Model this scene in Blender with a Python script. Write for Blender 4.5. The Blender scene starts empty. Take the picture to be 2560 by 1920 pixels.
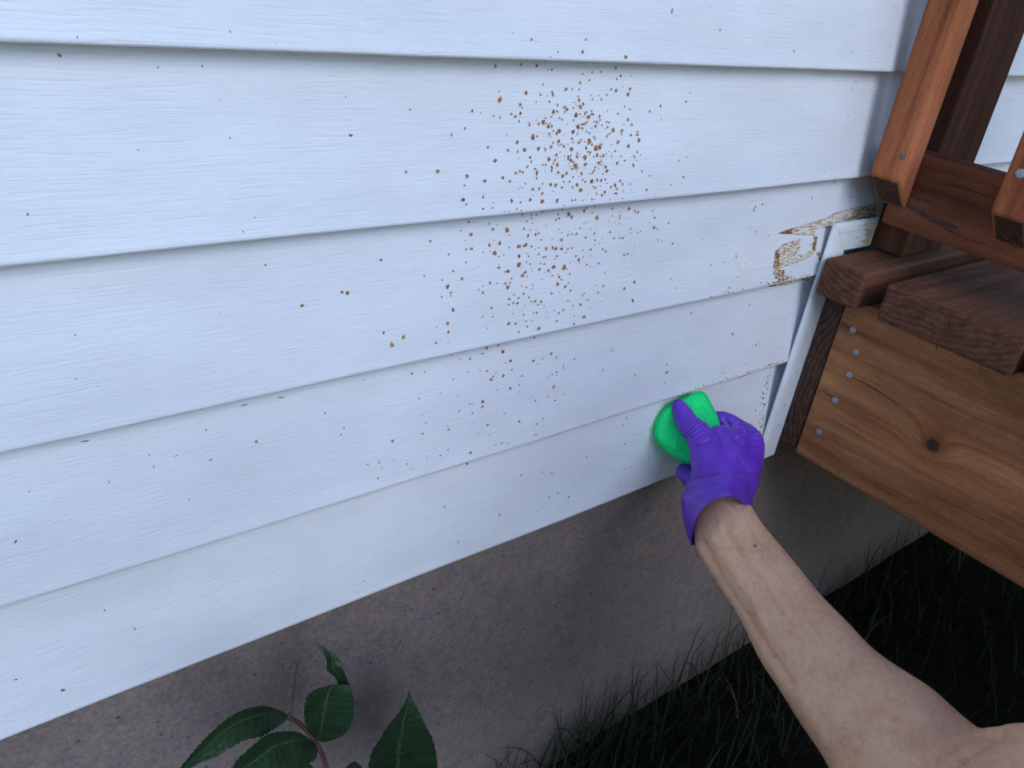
import bpy, bmesh, math, random
import numpy as np
from mathutils import Vector, Matrix

random.seed(7); rng = np.random.default_rng(7)
scn = bpy.context.scene
COL = scn.collection
S = 0.11          # metres per siding course (all "u" coordinates below are in courses)
GZ = -4.2         # ground level in u, below the bottom edge of the siding

# ------------------------------------------------------------------ camera
CU = np.array([0.0, -4.35009, 4.73232])
RM = np.array([[0.0, 0.0, 0.0]] * 3)
_r = np.array([0.51455779, -0.69041372, -0.03569702])
_th = np.linalg.norm(_r); _k = _r / _th
_K = np.array([[0, -_k[2], _k[1]], [_k[2], 0, -_k[0]], [-_k[1], _k[0], 0]])
RM = (np.eye(3) + math.sin(_th) * _K + (1 - math.cos(_th)) * _K @ _K) @ np.array([[1, 0, 0], [0, 0, -1], [0, 1, 0]], float)
FPX = 2166.08

def W(u):
    """course units -> metres"""
    return Vector((u[0] * S, u[1] * S, (u[2] - GZ) * S))

cam_d = bpy.data.cameras.new('camera'); cam = bpy.data.objects.new('camera', cam_d); COL.objects.link(cam)
cam_d.sensor_width = 36.0; cam_d.lens = 36.0 * FPX / 2560.0
cam_d.clip_start = 0.02; cam_d.clip_end = 500
m = Matrix.Identity(4)
for i in range(3):
    m[i][0] = RM[0][i]; m[i][1] = -RM[1][i]; m[i][2] = -RM[2][i]; m[i][3] = W(CU)[i]
cam.matrix_world = m
scn.camera = cam

# ------------------------------------------------------------------ light
SUN_EL, SUN_AZ = math.radians(34), math.radians(194)
wd = bpy.data.worlds.new('World'); scn.world = wd; wd.use_nodes = True
nt = wd.node_tree; bg = nt.nodes['Background']
sky = nt.nodes.new('ShaderNodeTexSky'); sky.sky_type = 'NISHITA'; sky.sun_disc = False
sky.sun_elevation = SUN_EL; sky.sun_rotation = SUN_AZ; sky.air_density = 1.15; sky.dust_density = 0.0; sky.ozone_density = 2.2
nt.links.new(sky.outputs[0], bg.inputs[0]); bg.inputs[1].default_value = 0.14
sd = bpy.data.lights.new('sun', 'SUN'); sd.energy = 1.0; sd.angle = math.radians(30); sd.color = (0.89, 0.93, 1.0)
so = bpy.data.objects.new('sun', sd); COL.objects.link(so)
sdir = Vector((math.sin(SUN_AZ) * math.cos(SUN_EL), math.cos(SUN_AZ) * math.cos(SUN_EL), math.sin(SUN_EL)))
so.rotation_euler = (-sdir).to_track_quat('-Z', 'Y').to_euler(); so.location = sdir * 20
scn.view_settings.view_transform = 'Standard'; scn.view_settings.look = 'None'
scn.view_settings.gamma = 1; scn.view_settings.use_curve_mapping = False
scn.view_settings.exposure = 0.70
scn.cycles.filter_width = 1.8

# ------------------------------------------------------------------ helpers
def ray(px, py):
    return RM.T @ np.array([(px - 1280) / FPX, (py - 960) / FPX, 1.0])
def at(px, py, depth):
    """point of the place at a measured distance in front of the lens (u)"""
    return CU + ray(px, py) * depth
def on(px, py, ax, val):
    d = ray(px, py); return CU + d * (val - CU[ax]) / d[ax]
def proj(P):
    q = RM @ (np.asarray(P, float) - CU); return 1280 + FPX * q[0] / q[2], 960 + FPX * q[1] / q[2], q[2]

LAP = 0.155        # how far the top of a siding course sits behind its lip
def siding_y(z):
    return LAP * (z - math.floor(z))
def on_siding(px, py):
    y = 0.05
    for _ in range(6):
        p = on(px, py, 1, y); y = siding_y(p[2])
    return p

def link(name, me, mat=None, parent=None):
    o = bpy.data.objects.new(name, me); COL.objects.link(o)
    if mat is not None:
        for mm in (mat if isinstance(mat, (list, tuple)) else [mat]):
            if mm.name not in [x.name for x in me.materials]: me.materials.append(mm)
    if parent is not None:
        o.parent = parent; o.matrix_parent_inverse = world_of(parent).inverted()
    return o
def world_of(o):
    mm = Matrix.Translation(o.location)
    if o.parent is not None:
        mm = world_of(o.parent) @ o.matrix_parent_inverse @ mm
    return mm
def mesh(name, vs, fs, mat=None, parent=None, smooth=False, mats=None):
    me = bpy.data.meshes.new(name); me.from_pydata([tuple(v) for v in vs], [], fs); me.update()
    if smooth: me.polygons.foreach_set('use_smooth', [True] * len(me.polygons))
    o = link(name, me, mat, parent)
    if mats is not None: me.polygons.foreach_set('material_index', mats)
    return o
def thing(name, loc, label, cat, group=None):
    o = bpy.data.objects.new(name, None); COL.objects.link(o); o.location = loc
    o.empty_display_size = 0.05
    o['label'] = label; o['category'] = cat
    if group: o['group'] = group
    return o
def tag(o, label, cat, group=None):
    o['label'] = label; o['category'] = cat
    if group: o['group'] = group
    return o

# ------------------------------------------------------------------ materials
def new_mat(name):
    mt = bpy.data.materials.new(name); mt.use_nodes = True
    n = mt.node_tree; return mt, n, n.nodes['Principled BSDF'], n.nodes, n.links
def ramp(ns, stops):
    r = ns.new('ShaderNodeValToRGB'); e = r.color_ramp.elements
    while len(e) > 1: e.remove(e[-1])
    e[0].position, e[0].color = stops[0][0], (*stops[0][1], 1)
    for p, c in stops[1:]:
        x = e.new(p); x.color = (*c, 1)
    return r
def noise(ns, ls, vec, scale, detail=4, rough=0.55, dist=0.0):
    n = ns.new('ShaderNodeTexNoise'); n.inputs['Scale'].default_value = scale; n.inputs['Detail'].default_value = detail
    n.inputs['Roughness'].default_value = rough; n.inputs['Distortion'].default_value = dist
    ls.new(vec, n.inputs['Vector']); return n
def mapping(ns, ls, vec, scale=(1, 1, 1), loc=(0, 0, 0)):
    mp = ns.new('ShaderNodeMapping'); mp.inputs['Scale'].default_value = scale; mp.inputs['Location'].default_value = loc
    ls.new(vec, mp.inputs['Vector']); return mp
def bump(ns, ls, h, strength, dist, normal=None):
    b = ns.new('ShaderNodeBump'); b.inputs['Strength'].default_value = strength; b.inputs['Distance'].default_value = dist
    ls.new(h, b.inputs['Height'])
    if normal is not None: ls.new(normal, b.inputs['Normal'])
    return b
def mixc(ns, ls, fac, a, b, mode='MIX'):
    mx = ns.new('ShaderNodeMix'); mx.data_type = 'RGBA'; mx.blend_type = mode
    for s, v in ((0, fac), (6, a), (7, b)):
        if isinstance(v, (int, float)): mx.inputs[s].default_value = v
        elif isinstance(v, tuple): mx.inputs[s].default_value = (*v, 1)
        else: ls.new(v, mx.inputs[s])
    return mx.outputs[2]
def math_n(ns, ls, op, a, b=None):
    x = ns.new('ShaderNodeMath'); x.operation = op
    for i, v in enumerate((a, b)):
        if v is None: continue
        if isinstance(v, (int, float)): x.inputs[i].default_value = v
        else: ls.new(v, x.inputs[i])
    return x.outputs[0]

def vinyl_mat():
    mt, n, p, ns, ls = new_mat('white_vinyl')
    tc = ns.new('ShaderNodeTexCoord'); v = tc.outputs['Object']
    oi = ns.new('ShaderNodeObjectInfo')
    off = ns.new('ShaderNodeVectorMath'); off.operation = 'ADD'; ls.new(v, off.inputs[0])
    cmb = ns.new('ShaderNodeCombineXYZ'); ls.new(math_n(ns, ls, 'MULTIPLY', oi.outputs['Random'], 13.0), cmb.inputs[0]); ls.new(cmb.outputs[0], off.inputs[1])
    v2 = off.outputs[0]
    warp = noise(ns, ls, mapping(ns, ls, v2, (8, 8, 8)).outputs[0], 1.0, 2)
    wz = ns.new('ShaderNodeCombineXYZ'); ls.new(math_n(ns, ls, 'MULTIPLY', math_n(ns, ls, 'SUBTRACT', warp.outputs['Fac'], 0.5), 0.006), wz.inputs[2])
    wv = ns.new('ShaderNodeVectorMath'); wv.operation = 'ADD'; ls.new(v2, wv.inputs[0]); ls.new(wz.outputs[0], wv.inputs[1])
    g1 = noise(ns, ls, mapping(ns, ls, wv.outputs[0], (24, 1, 560)).outputs[0], 1.0, 3, 0.6, 0.4)
    g2 = noise(ns, ls, mapping(ns, ls, wv.outputs[0], (45, 1, 1100)).outputs[0], 1.0, 3, 0.6)
    peb = noise(ns, ls, mapping(ns, ls, v2, (420, 420, 520)).outputs[0], 1.0, 2)
    sharp = ramp(ns, [(0.30, (0, 0, 0)), (0.48, (0.75, 0.75, 0.75)), (0.75, (1, 1, 1))]); ls.new(g1.outputs['Fac'], sharp.inputs[0])
    h = math_n(ns, ls, 'ADD', sharp.outputs[0], math_n(ns, ls, 'MULTIPLY', g2.outputs['Fac'], 0.45))
    h = math_n(ns, ls, 'ADD', h, math_n(ns, ls, 'MULTIPLY', peb.outputs['Fac'], 0.8))
    b = bump(ns, ls, h, 0.40, 0.0006)
    wav = noise(ns, ls, mapping(ns, ls, v2, (3, 1, 10)).outputs[0], 1.0, 1)
    b2 = bump(ns, ls, wav.outputs['Fac'], 0.25, 0.012, b.outputs[0])
    ls.new(b2.outputs[0], p.inputs['Normal'])
    dirt = noise(ns, ls, mapping(ns, ls, v2, (4, 4, 11)).outputs[0], 1.0, 5, 0.65)
    cr = ramp(ns, [(0.28, (0.655, 0.67, 0.72)), (0.62, (0.755, 0.775, 0.845))]); ls.new(dirt.outputs['Fac'], cr.inputs[0])
    ls.new(cr.outputs[0], p.inputs['Base Color'])
    p.inputs['Roughness'].default_value = 0.42; p.inputs['Specular IOR Level'].default_value = 0.35
    return mt

def trim_mat():
    mt, n, p, ns, ls = new_mat('white_trim_vinyl')
    tc = ns.new('ShaderNodeTexCoord'); v = tc.outputs['Object']
    d = noise(ns, ls, v, 22, 6, 0.65)
    cr = ramp(ns, [(0.32, (0.69, 0.70, 0.74)), (0.55, (0.755, 0.775, 0.835))]); ls.new(d.outputs['Fac'], cr.inputs[0])
    ls.new(cr.outputs[0], p.inputs['Base Color']); p.inputs['Roughness'].default_value = 0.35
    b = bump(ns, ls, noise(ns, ls, v, 260, 3).outputs['Fac'], 0.08, 0.001); ls.new(b.outputs[0], p.inputs['Normal'])
    return mt

def wood_mat(name, axis, dark, mid, light, knot=None, rough=0.8, fine=1.0):
    """stained board, grain running along the axis"""
    mt, n, p, ns, ls = new_mat(name)
    tc = ns.new('ShaderNodeTexCoord'); oi = ns.new('ShaderNodeObjectInfo')
    cmb = ns.new('ShaderNodeCombineXYZ')
    for i in range(3): ls.new(math_n(ns, ls, 'MULTIPLY', oi.outputs['Random'], (7.3, 3.1, 5.7)[i]), cmb.inputs[i])
    ad = ns.new('ShaderNodeVectorMath'); ad.operation = 'ADD'; ls.new(tc.outputs['Object'], ad.inputs[0]); ls.new(cmb.outputs[0], ad.inputs[1])
    v = ad.outputs[0]
    def sc(a, c):
        s = [c, c, c]; s[axis] = a; return tuple(s)
    warp = noise(ns, ls, mapping(ns, ls, v, sc(2.5, 14)).outputs[0], 1.0, 2)
    wv = ns.new('ShaderNodeVectorMath'); wv.operation = 'MULTIPLY_ADD'
    ls.new(warp.outputs['Color'], wv.inputs[0]); wv.inputs[1].default_value = (0.03, 0.03, 0.03); ls.new(v, wv.inputs[2])
    vv = wv.outputs[0]
    if knot is not None:
        dd = ns.new('ShaderNodeVectorMath'); dd.operation = 'DISTANCE'; ls.new(tc.outputs['Object'], dd.inputs[0]); dd.inputs[1].default_value = knot
        kx = math_n(ns, ls, 'POWER', 2.718, math_n(ns, ls, 'MULTIPLY', dd.outputs['Value'], -75.0))
        kc = ns.new('ShaderNodeCombineXYZ'); ls.new(math_n(ns, ls, 'MULTIPLY', kx, 0.05), kc.inputs[2])
        ka = ns.new('ShaderNodeVectorMath'); ka.operation = 'ADD'; ls.new(vv, ka.inputs[0]); ls.new(kc.outputs[0], ka.inputs[1]); vv = ka.outputs[0]
    bands = noise(ns, ls, mapping(ns, ls, vv, sc(0.7, 75)).outputs[0], 1.0, 3, 0.55, 0.3)
    streak = noise(ns, ls, mapping(ns, ls, vv, sc(14, 520)).outputs[0], 1.0, 3, 0.6)
    blot = noise(ns, ls, mapping(ns, ls, v, sc(5, 16)).outputs[0], 1.0, 4, 0.6)
    cr = ramp(ns, [(0.28, dark), (0.45, mid), (0.70, light)]); ls.new(bands.outputs['Fac'], cr.inputs[0])
    sr = ramp(ns, [(0.30, (0.74, 0.71, 0.70)), (0.62, (1.05, 1.04, 1.03))]); ls.new(streak.outputs['Fac'], sr.inputs[0])
    br = ramp(ns, [(0.30, (0.60, 0.54, 0.54)), (0.60, (1.12, 1.12, 1.10))]); ls.new(blot.outputs['Fac'], br.inputs[0])
    c = mixc(ns, ls, 0.75, cr.outputs[0], sr.outputs[0], 'MULTIPLY'); c = mixc(ns, ls, 0.85, c, br.outputs[0], 'MULTIPLY')
    grit = noise(ns, ls, mapping(ns, ls, v, sc(160, 900)).outputs[0], 1.0, 3, 0.7); gr_ = ramp(ns, [(0.32, (0.70, 0.68, 0.68)), (0.66, (1.16, 1.15, 1.14))]); ls.new(grit.outputs['Fac'], gr_.inputs[0])
    c = mixc(ns, ls, 0.7, c, gr_.outputs[0], 'MULTIPLY')
    if knot is not None:
        kr = ramp(ns, [(0.0, (1, 1, 1)), (0.25, (0.85, 0.8, 0.75)), (0.75, (0.30, 0.24, 0.22))]); ls.new(kx, kr.inputs[0])
        c = mixc(ns, ls, 1.0, c, kr.outputs[0], 'MULTIPLY')
    ls.new(c, p.inputs['Base Color']); p.inputs['Roughness'].default_value = rough; p.inputs['Specular IOR Level'].default_value = 0.1
    h = math_n(ns, ls, 'ADD', bands.outputs['Fac'], streak.outputs['Fac'])
    b = bump(ns, ls, h, 0.35 * fine, 0.0012); ls.new(b.outputs[0], p.inputs['Normal'])
    return mt

def end_mat(name, dark, light, axis=0, cen=(0, 0, 0), scale=150):
    """sawn end: growth rings around a pith that lies outside the board"""
    mt, n, p, ns, ls = new_mat(name)
    tc = ns.new('ShaderNodeTexCoord')
    sc = [1, 1, 1]; sc[axis] = 0.02
    mp = mapping(ns, ls, tc.outputs['Object'], tuple(sc), tuple(-cen[i] * sc[i] for i in range(3)))
    w = ns.new('ShaderNodeTexWave'); w.wave_type = 'RINGS'; w.rings_direction = 'SPHERICAL'
    w.inputs['Scale'].default_value = scale / 6.28 * 2; w.inputs['Distortion'].default_value = 9.0; w.inputs['Detail'].default_value = 3; w.inputs['Detail Scale'].default_value = 0.6
    ls.new(mp.outputs[0], w.inputs['Vector'])
    nz = noise(ns, ls, tc.outputs['Object'], 90, 5, 0.65)
    fine = noise(ns, ls, tc.outputs['Object'], 700, 3, 0.6)
    cr = ramp(ns, [(0.0, dark), (1.0, tuple(a * .6 + b * .4 for a, b in zip(dark, light)))]); ls.new(w.outputs['Fac'], cr.inputs[0])
    nr = ramp(ns, [(0.3, (0.5, 0.47, 0.47)), (0.65, (1.15, 1.12, 1.1))]); ls.new(nz.outputs['Fac'], nr.inputs[0])
    c = mixc(ns, ls, 0.9, cr.outputs[0], nr.outputs[0], 'MULTIPLY')
    ls.new(c, p.inputs['Base Color']); p.inputs['Roughness'].default_value = 0.8; p.inputs['Specular IOR Level'].default_value = 0.2
    b = bump(ns, ls, math_n(ns, ls, 'ADD', fine.outputs['Fac'], math_n(ns, ls, 'MULTIPLY', w.outputs['Fac'], 0.6)), 0.5, 0.0012); ls.new(b.outputs[0], p.inputs['Normal'])
    return mt

def concrete_mat():
    mt, n, p, ns, ls = new_mat('parged_concrete')
    tc = ns.new('ShaderNodeTexCoord'); v = tc.outputs['Object']
    a = noise(ns, ls, v, 5.0, 6, 0.6, 0.4); f = noise(ns, ls, v, 260, 4, 0.7); md = noise(ns, ls, v, 45, 5, 0.65)
    col = noise(ns, ls, v, 120, 3, 0.6)
    cr = ramp(ns, [(0.3, (0.195, 0.162, 0.160)), (0.5, (0.215, 0.178, 0.172)), (0.7, (0.24, 0.200, 0.190))]); ls.new(a.outputs['Fac'], cr.inputs[0])
    fr = ramp(ns, [(0.3, (0.60, 0.60, 0.64)), (0.7, (1.28, 1.26, 1.22))]); ls.new(f.outputs['Fac'], fr.inputs[0])
    tr = ramp(ns, [(0.35, (0.80, 0.86, 1.0)), (0.65, (1.15, 1.0, 0.88))]); ls.new(col.outputs['Fac'], tr.inputs[0])
    c = mixc(ns, ls, 0.8, cr.outputs[0], fr.outputs[0], 'MULTIPLY'); c = mixc(ns, ls, 0.6, c, tr.outputs[0], 'MULTIPLY')
    mr = ramp(ns, [(0.34, (0.62, 0.60, 0.62)), (0.5, (1, 1, 1)), (0.72, (1.15, 1.12, 1.1))]); ls.new(md.outputs['Fac'], mr.inputs[0])
    c = mixc(ns, ls, 0.35, c, mr.outputs[0], 'MULTIPLY')
    # pits and dark grit
    vo = ns.new('ShaderNodeTexVoronoi'); vo.inputs['Scale'].default_value = 1.0; vo.inputs['Randomness'].default_value = 1.0
    ls.new(mapping(ns, ls, v, (85, 85, 110)).outputs[0], vo.inputs['Vector'])
    sel = noise(ns, ls, v, 38, 2)
    pit = math_n(ns, ls, 'MULTIPLY', math_n(ns, ls, 'LESS_THAN', vo.outputs['Distance'], math_n(ns, ls, 'MULTIPLY', noise(ns, ls, v, 90, 1).outputs['Fac'], 0.26)), math_n(ns, ls, 'GREATER_THAN', sel.outputs['Fac'], 0.51))
    c = mixc(ns, ls, math_n(ns, ls, 'MULTIPLY', pit, 0.75), c, (0.03, 0.03, 0.04))
    ls.new(c, p.inputs['Base Color']); p.inputs['Roughness'].default_value = 0.9; p.inputs['Specular IOR Level'].default_value = 0.2
    h = math_n(ns, ls, 'ADD', math_n(ns, ls, 'MULTIPLY', f.outputs['Fac'], 0.5), math_n(ns, ls, 'MULTIPLY', md.outputs['Fac'], 1.6))
    h = math_n(ns, ls, 'SUBTRACT', h, math_n(ns, ls, 'MULTIPLY', pit, 1.2))
    b = bump(ns, ls, h, 0.42, 0.0020); ls.new(b.outputs[0], p.inputs['Normal'])
    return mt

def simple(name, col, rough=0.6, var=0.25, scale=40, bmp=0.0, bdist=0.001, spec=0.4, metal=0.0, sss=0.0):
    mt, n, p, ns, ls = new_mat(name)
    tc = ns.new('ShaderNodeTexCoord'); v = tc.outputs['Object']
    nz = noise(ns, ls, v, scale, 5, 0.6)
    cr = ramp(ns, [(0.3, tuple(x * (1 - var) for x in col)), (0.7, tuple(min(1, x * (1 + var)) for x in col))]); ls.new(nz.outputs['Fac'], cr.inputs[0])
    ls.new(cr.outputs[0], p.inputs['Base Color']); p.inputs['Roughness'].default_value = rough
    p.inputs['Specular IOR Level'].default_value = spec; p.inputs['Metallic'].default_value = metal
    if bmp:
        b = bump(ns, ls, noise(ns, ls, v, scale * 6, 4, 0.6).outputs['Fac'], bmp, bdist); ls.new(b.outputs[0], p.inputs['Normal'])
    return mt

def skin_mat():
    mt, n, p, ns, ls = new_mat('skin')
    tc = ns.new('ShaderNodeTexCoord'); v = tc.outputs['Object']
    a = noise(ns, ls, v, 28, 5, 0.6); b_ = noise(ns, ls, v, 190, 4, 0.65)
    cr = ramp(ns, [(0.3, (0.66, 0.355, 0.222)), (0.5, (0.75, 0.43, 0.275)), (0.7, (0.79, 0.475, 0.31))]); ls.new(a.outputs['Fac'], cr.inputs[0])
    fr = ramp(ns, [(0.3, (0.84, 0.80, 0.80)), (0.65, (1.06, 1.05, 1.05))]); ls.new(b_.outputs['Fac'], fr.inputs[0])
    c = mixc(ns, ls, 0.7, cr.outputs[0], fr.outputs[0], 'MULTIPLY')
    ls.new(c, p.inputs['Base Color']); p.inputs['Roughness'].default_value = 0.52; p.inputs['Specular IOR Level'].default_value = 0.35
    p.inputs['Subsurface Weight'].default_value = 0.12; p.inputs['Subsurface Radius'].default_value = (0.008, 0.003, 0.0015); p.inputs['Subsurface Scale'].default_value = 0.6
    vo = ns.new('ShaderNodeTexVoronoi'); vo.inputs['Scale'].default_value = 900; ls.new(v, vo.inputs['Vector'])
    h = math_n(ns, ls, 'ADD', math_n(ns, ls, 'MULTIPLY', vo.outputs['Distance'], 0.4), b_.outputs['Fac'])
    b = bump(ns, ls, h, 0.28, 0.0008); ls.new(b.outputs[0], p.inputs['Normal'])
    return mt

def glove_mat():
    mt, n, p, ns, ls = new_mat('purple_nitrile')
    tc = ns.new('ShaderNodeTexCoord'); v = tc.outputs['Object']
    a = noise(ns, ls, v, 30, 4, 0.6)
    cr = ramp(ns, [(0.3, (0.115, 0.028, 0.46)), (0.7, (0.18, 0.048, 0.58))]); ls.new(a.outputs['Fac'], cr.inputs[0])
    ls.new(cr.outputs[0], p.inputs['Base Color']); p.inputs['Roughness'].default_value = 0.42; p.inputs['Specular IOR Level'].default_value = 0.45
    w = noise(ns, ls, mapping(ns, ls, v, (60, 120, 45)).outputs[0], 1.0, 3, 0.5, 0.8)
    f = noise(ns, ls, v, 900, 2)
    b = bump(ns, ls, w.outputs['Fac'], 0.30, 0.003); b2 = bump(ns, ls, f.outputs['Fac'], 0.10, 0.0005, b.outputs[0]); ls.new(b2.outputs[0], p.inputs['Normal'])
    return mt

def leaf_mat():
    mt, n, p, ns, ls = new_mat('leaf_green')
    tc = ns.new('ShaderNodeTexCoord'); v = tc.outputs['Object']
    a = noise(ns, ls, v, 45, 4, 0.6)
    cr = ramp(ns, [(0.3, (0.012, 0.032, 0.015)), (0.7, (0.024, 0.055, 0.025))]); ls.new(a.outputs['Fac'], cr.inputs[0])
    aa = ns.new('ShaderNodeAttribute'); aa.attribute_name = 'blade'; sx = ns.new('ShaderNodeSeparateXYZ'); ls.new(aa.outputs['Vector'], sx.inputs[0])
    ab = math_n(ns, ls, 'ABSOLUTE', sx.outputs[0])
    midr = math_n(ns, ls, 'LESS_THAN', ab, 0.022)
    lat = math_n(ns, ls, 'FRACT', math_n(ns, ls, 'ADD', math_n(ns, ls, 'MULTIPLY', sx.outputs[1], 2.0), math_n(ns, ls, 'MULTIPLY', ab, -2.6)))
    latl = math_n(ns, ls, 'MULTIPLY', math_n(ns, ls, 'LESS_THAN', lat, 0.13), 0.30)
    vein = math_n(ns, ls, 'MAXIMUM', math_n(ns, ls, 'MULTIPLY', midr, 0.75), latl)
    ls.new(mixc(ns, ls, vein, cr.outputs[0], (0.06, 0.10, 0.06)), p.inputs['Base Color']); p.inputs['Roughness'].default_value = 0.36
    q = noise(ns, ls, v, 170, 3, 0.6, 1.0); b = bump(ns, ls, q.outputs['Fac'], 0.5, 0.002); ls.new(b.outputs[0], p.inputs['Normal'])
    return mt

VINYL, TRIM, CONC = vinyl_mat(), trim_mat(), concrete_mat()
KNOT = on(2332, 1113, 0, 8.19)
C_ORANGE = ((0.27, 0.082, 0.038), (0.40, 0.132, 0.060), (0.48, 0.175, 0.080))
C_RED = ((0.10, 0.033, 0.018), (0.17, 0.058, 0.030), (0.23, 0.086, 0.043))
C_TAN = ((0.23, 0.086, 0.040), (0.385, 0.162, 0.076), (0.50, 0.235, 0.112))
C_DARK = ((0.092, 0.037, 0.021), (0.135, 0.058, 0.034), (0.19, 0.090, 0.054))
W_BAL = wood_mat('baluster_wood', 2, *C_ORANGE)
W_POST = wood_mat('post_wood', 2, (0.050, 0.020, 0.013), (0.085, 0.034, 0.021), (0.12, 0.052, 0.032))
W_RAIL = wood_mat('rail_wood', 1, *C_RED)
W_RIM = wood_mat('rim_wood', 1, *C_TAN, knot=tuple(W(KNOT)))
W_DECK = wood_mat('deck_wood', 0, *C_DARK)
W_JOIST = wood_mat('joist_wood', 1, *C_TAN)
E_DECK = end_mat('deck_end_grain', (0.110, 0.045, 0.028), (0.20, 0.090, 0.055), 0, tuple(W((7.8, -0.95, 4.4))), 150)
E_BAL = end_mat('baluster_end_grain', (0.075, 0.038, 0.022), (0.15, 0.080, 0.045), 0, tuple(W((8.3, -0.65, 2.4))), 170)
E_LED = end_mat('ledger_end_grain', (0.070, 0.032, 0.024), (0.18, 0.10, 0.075), 0, tuple(W((8.1, -2.2, 0.7))), 140)
GALV = simple('galvanised_steel', (0.33, 0.34, 0.36), 0.5, 0.35, 500, 0.4, 0.0005, 0.4, 0.35)
STAIN_D = simple('brown_stain', (0.29, 0.100, 0.032), 0.6, 0.4, 260)
STAIN_F = simple('faint_film', (0.705, 0.71, 0.715), 0.5, 0.05, 60)
STAIN_M = simple('mid_tan_stain', (0.38, 0.20, 0.09), 0.6, 0.3, 260)
STAIN_L = simple('pale_tan_stain', (0.66, 0.47, 0.29), 0.6, 0.15, 200)
STAIN_Y = simple('yellowish_film', (0.69, 0.66, 0.60), 0.5, 0.06, 60)
DIRT = simple('dark_dirt', (0.14, 0.12, 0.115), 0.9, 0.5, 300)
SKIN, GLOVE, LEAF = skin_mat(), glove_mat(), leaf_mat()
def sponge_mat():
    mt, n, p, ns, ls = new_mat('green_sponge')
    v = ns.new('ShaderNodeTexCoord').outputs['Object']
    vo = ns.new('ShaderNodeTexVoronoi'); vo.inputs['Scale'].default_value = 420; ls.new(v, vo.inputs['Vector'])
    f = noise(ns, ls, v, 700, 4, .7); big = noise(ns, ls, v, 60, 3)
    cr = ramp(ns, [(0.05, (0.018, 0.70, 0.18)), (0.32, (0.026, 0.95, 0.26))]); ls.new(vo.outputs['Distance'], cr.inputs[0])
    br = ramp(ns, [(0.35, (0.80, 0.82, 0.85)), (0.6, (1, 1, 1))]); ls.new(big.outputs['Fac'], br.inputs[0])
    ls.new(mixc(ns, ls, 1.0, cr.outputs[0], br.outputs[0], 'MULTIPLY'), p.inputs['Base Color']); p.inputs['Roughness'].default_value = .95; p.inputs['Specular IOR Level'].default_value = .1
    b = bump(ns, ls, math_n(ns, ls, 'ADD', vo.outputs['Distance'], f.outputs['Fac']), .7, .002); ls.new(b.outputs[0], p.inputs['Normal'])
    return mt
SPONGE = sponge_mat()
SCREW_OLD = simple('dull_screw', (0.16, 0.13, 0.10), .6, .5, 500, .5, .001)
CRACK = simple('dark_wood_crack', (0.022, 0.011, 0.008), .9, .4, 300)
STREAK = simple('purple_brown_streak', (0.075, 0.030, 0.026), .8, .5, 220, .4, .001)
STEM = simple('reddish_stem', (0.10, 0.045, 0.040), 0.6, 0.3, 80)
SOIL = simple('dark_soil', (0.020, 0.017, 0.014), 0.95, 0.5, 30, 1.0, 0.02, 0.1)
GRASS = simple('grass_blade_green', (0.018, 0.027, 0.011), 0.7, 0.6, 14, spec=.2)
HAIR = simple('dark_hair', (0.05, 0.03, 0.02), 0.6, 0.2, 50)
MOLE = simple('brown_mole', (0.20, 0.075, 0.055), 0.6, 0.2, 300)

# ------------------------------------------------------------------ ground
def grid(x0, x1, y0, y1, nx, ny, zf):
    vs = [(x0 + (x1 - x0) * i / nx, y0 + (y1 - y0) * j / ny, 0) for j in range(ny + 1) for i in range(nx + 1)]
    vs = [(x, y, zf(x, y)) for x, y, _ in vs]
    fs = [(j * (nx + 1) + i, j * (nx + 1) + i + 1, (j + 1) * (nx + 1) + i + 1, (j + 1) * (nx + 1) + i) for j in range(ny) for i in range(nx)]
    return vs, fs
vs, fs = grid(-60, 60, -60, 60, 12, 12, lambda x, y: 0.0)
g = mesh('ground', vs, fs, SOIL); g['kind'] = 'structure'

# ------------------------------------------------------------------ house wall
house = thing('house_wall', W((0, 0.3, GZ)), 'white vinyl clapboard house wall with brown splatters above a rough concrete foundation', 'wall')
XL, XR = -26.0, 34.0
TX0, TX1 = 7.905, 8.225           # vertical trim strip
TZ = 2.56                       # top of trim
def siding_board(k):
    # profile (y, z) from top down, lip rounded, then returning to the wall underneath
    prof = [(LAP * 1.02, 1.02)]
    for i in range(1, 8): prof.append((LAP * (1 - i / 8) , 1 - i / 8))
    prof += [(0.004, 0.035), (0.0, 0.02), (0.003, 0.008), (0.012, 0.001), (0.025, 0.0), (LAP + 0.03, 0.004)]
    vs, fs = [], []
    def strip(x0, x1, pr, n):
        base = len(vs)
        for i in range(n + 1):
            x = x0 + (x1 - x0) * i / n
            wob = 0.006 * math.sin(x * 0.9 + k * 2.1) + 0.004 * math.sin(x * 2.3 + k)
            for (y, z) in pr: vs.append(W((x, y + wob * (1 - z), k + z)))
        m_ = len(pr)
        for i in range(n):
            for j in range(m_ - 1):
                a = base + i * m_ + j; fs.append((a, a + 1, a + m_ + 1, a + m_))
    xe = TX0 + 0.5
    if k < 2: strip(XL, xe, prof, 60)
    elif k == 2:
        zc = TZ - 0.04; yc = LAP * zc % 1
        yc = LAP * (zc - 2)
        up = [q for q in prof[:8] if q[1] > zc - 2] + [(yc, zc - 2)]
        lo = [(yc, zc - 2)] + [q for q in prof if q[1] < zc - 2]
        strip(XL, XR, up, 100); strip(XL, xe, lo, 60)
    else: strip(XL, XR, prof, 100)
    return mesh('siding_board', vs, fs, VINYL, house, smooth=True)
boards = {k: siding_board(k) for k in range(0, 22)}
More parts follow.
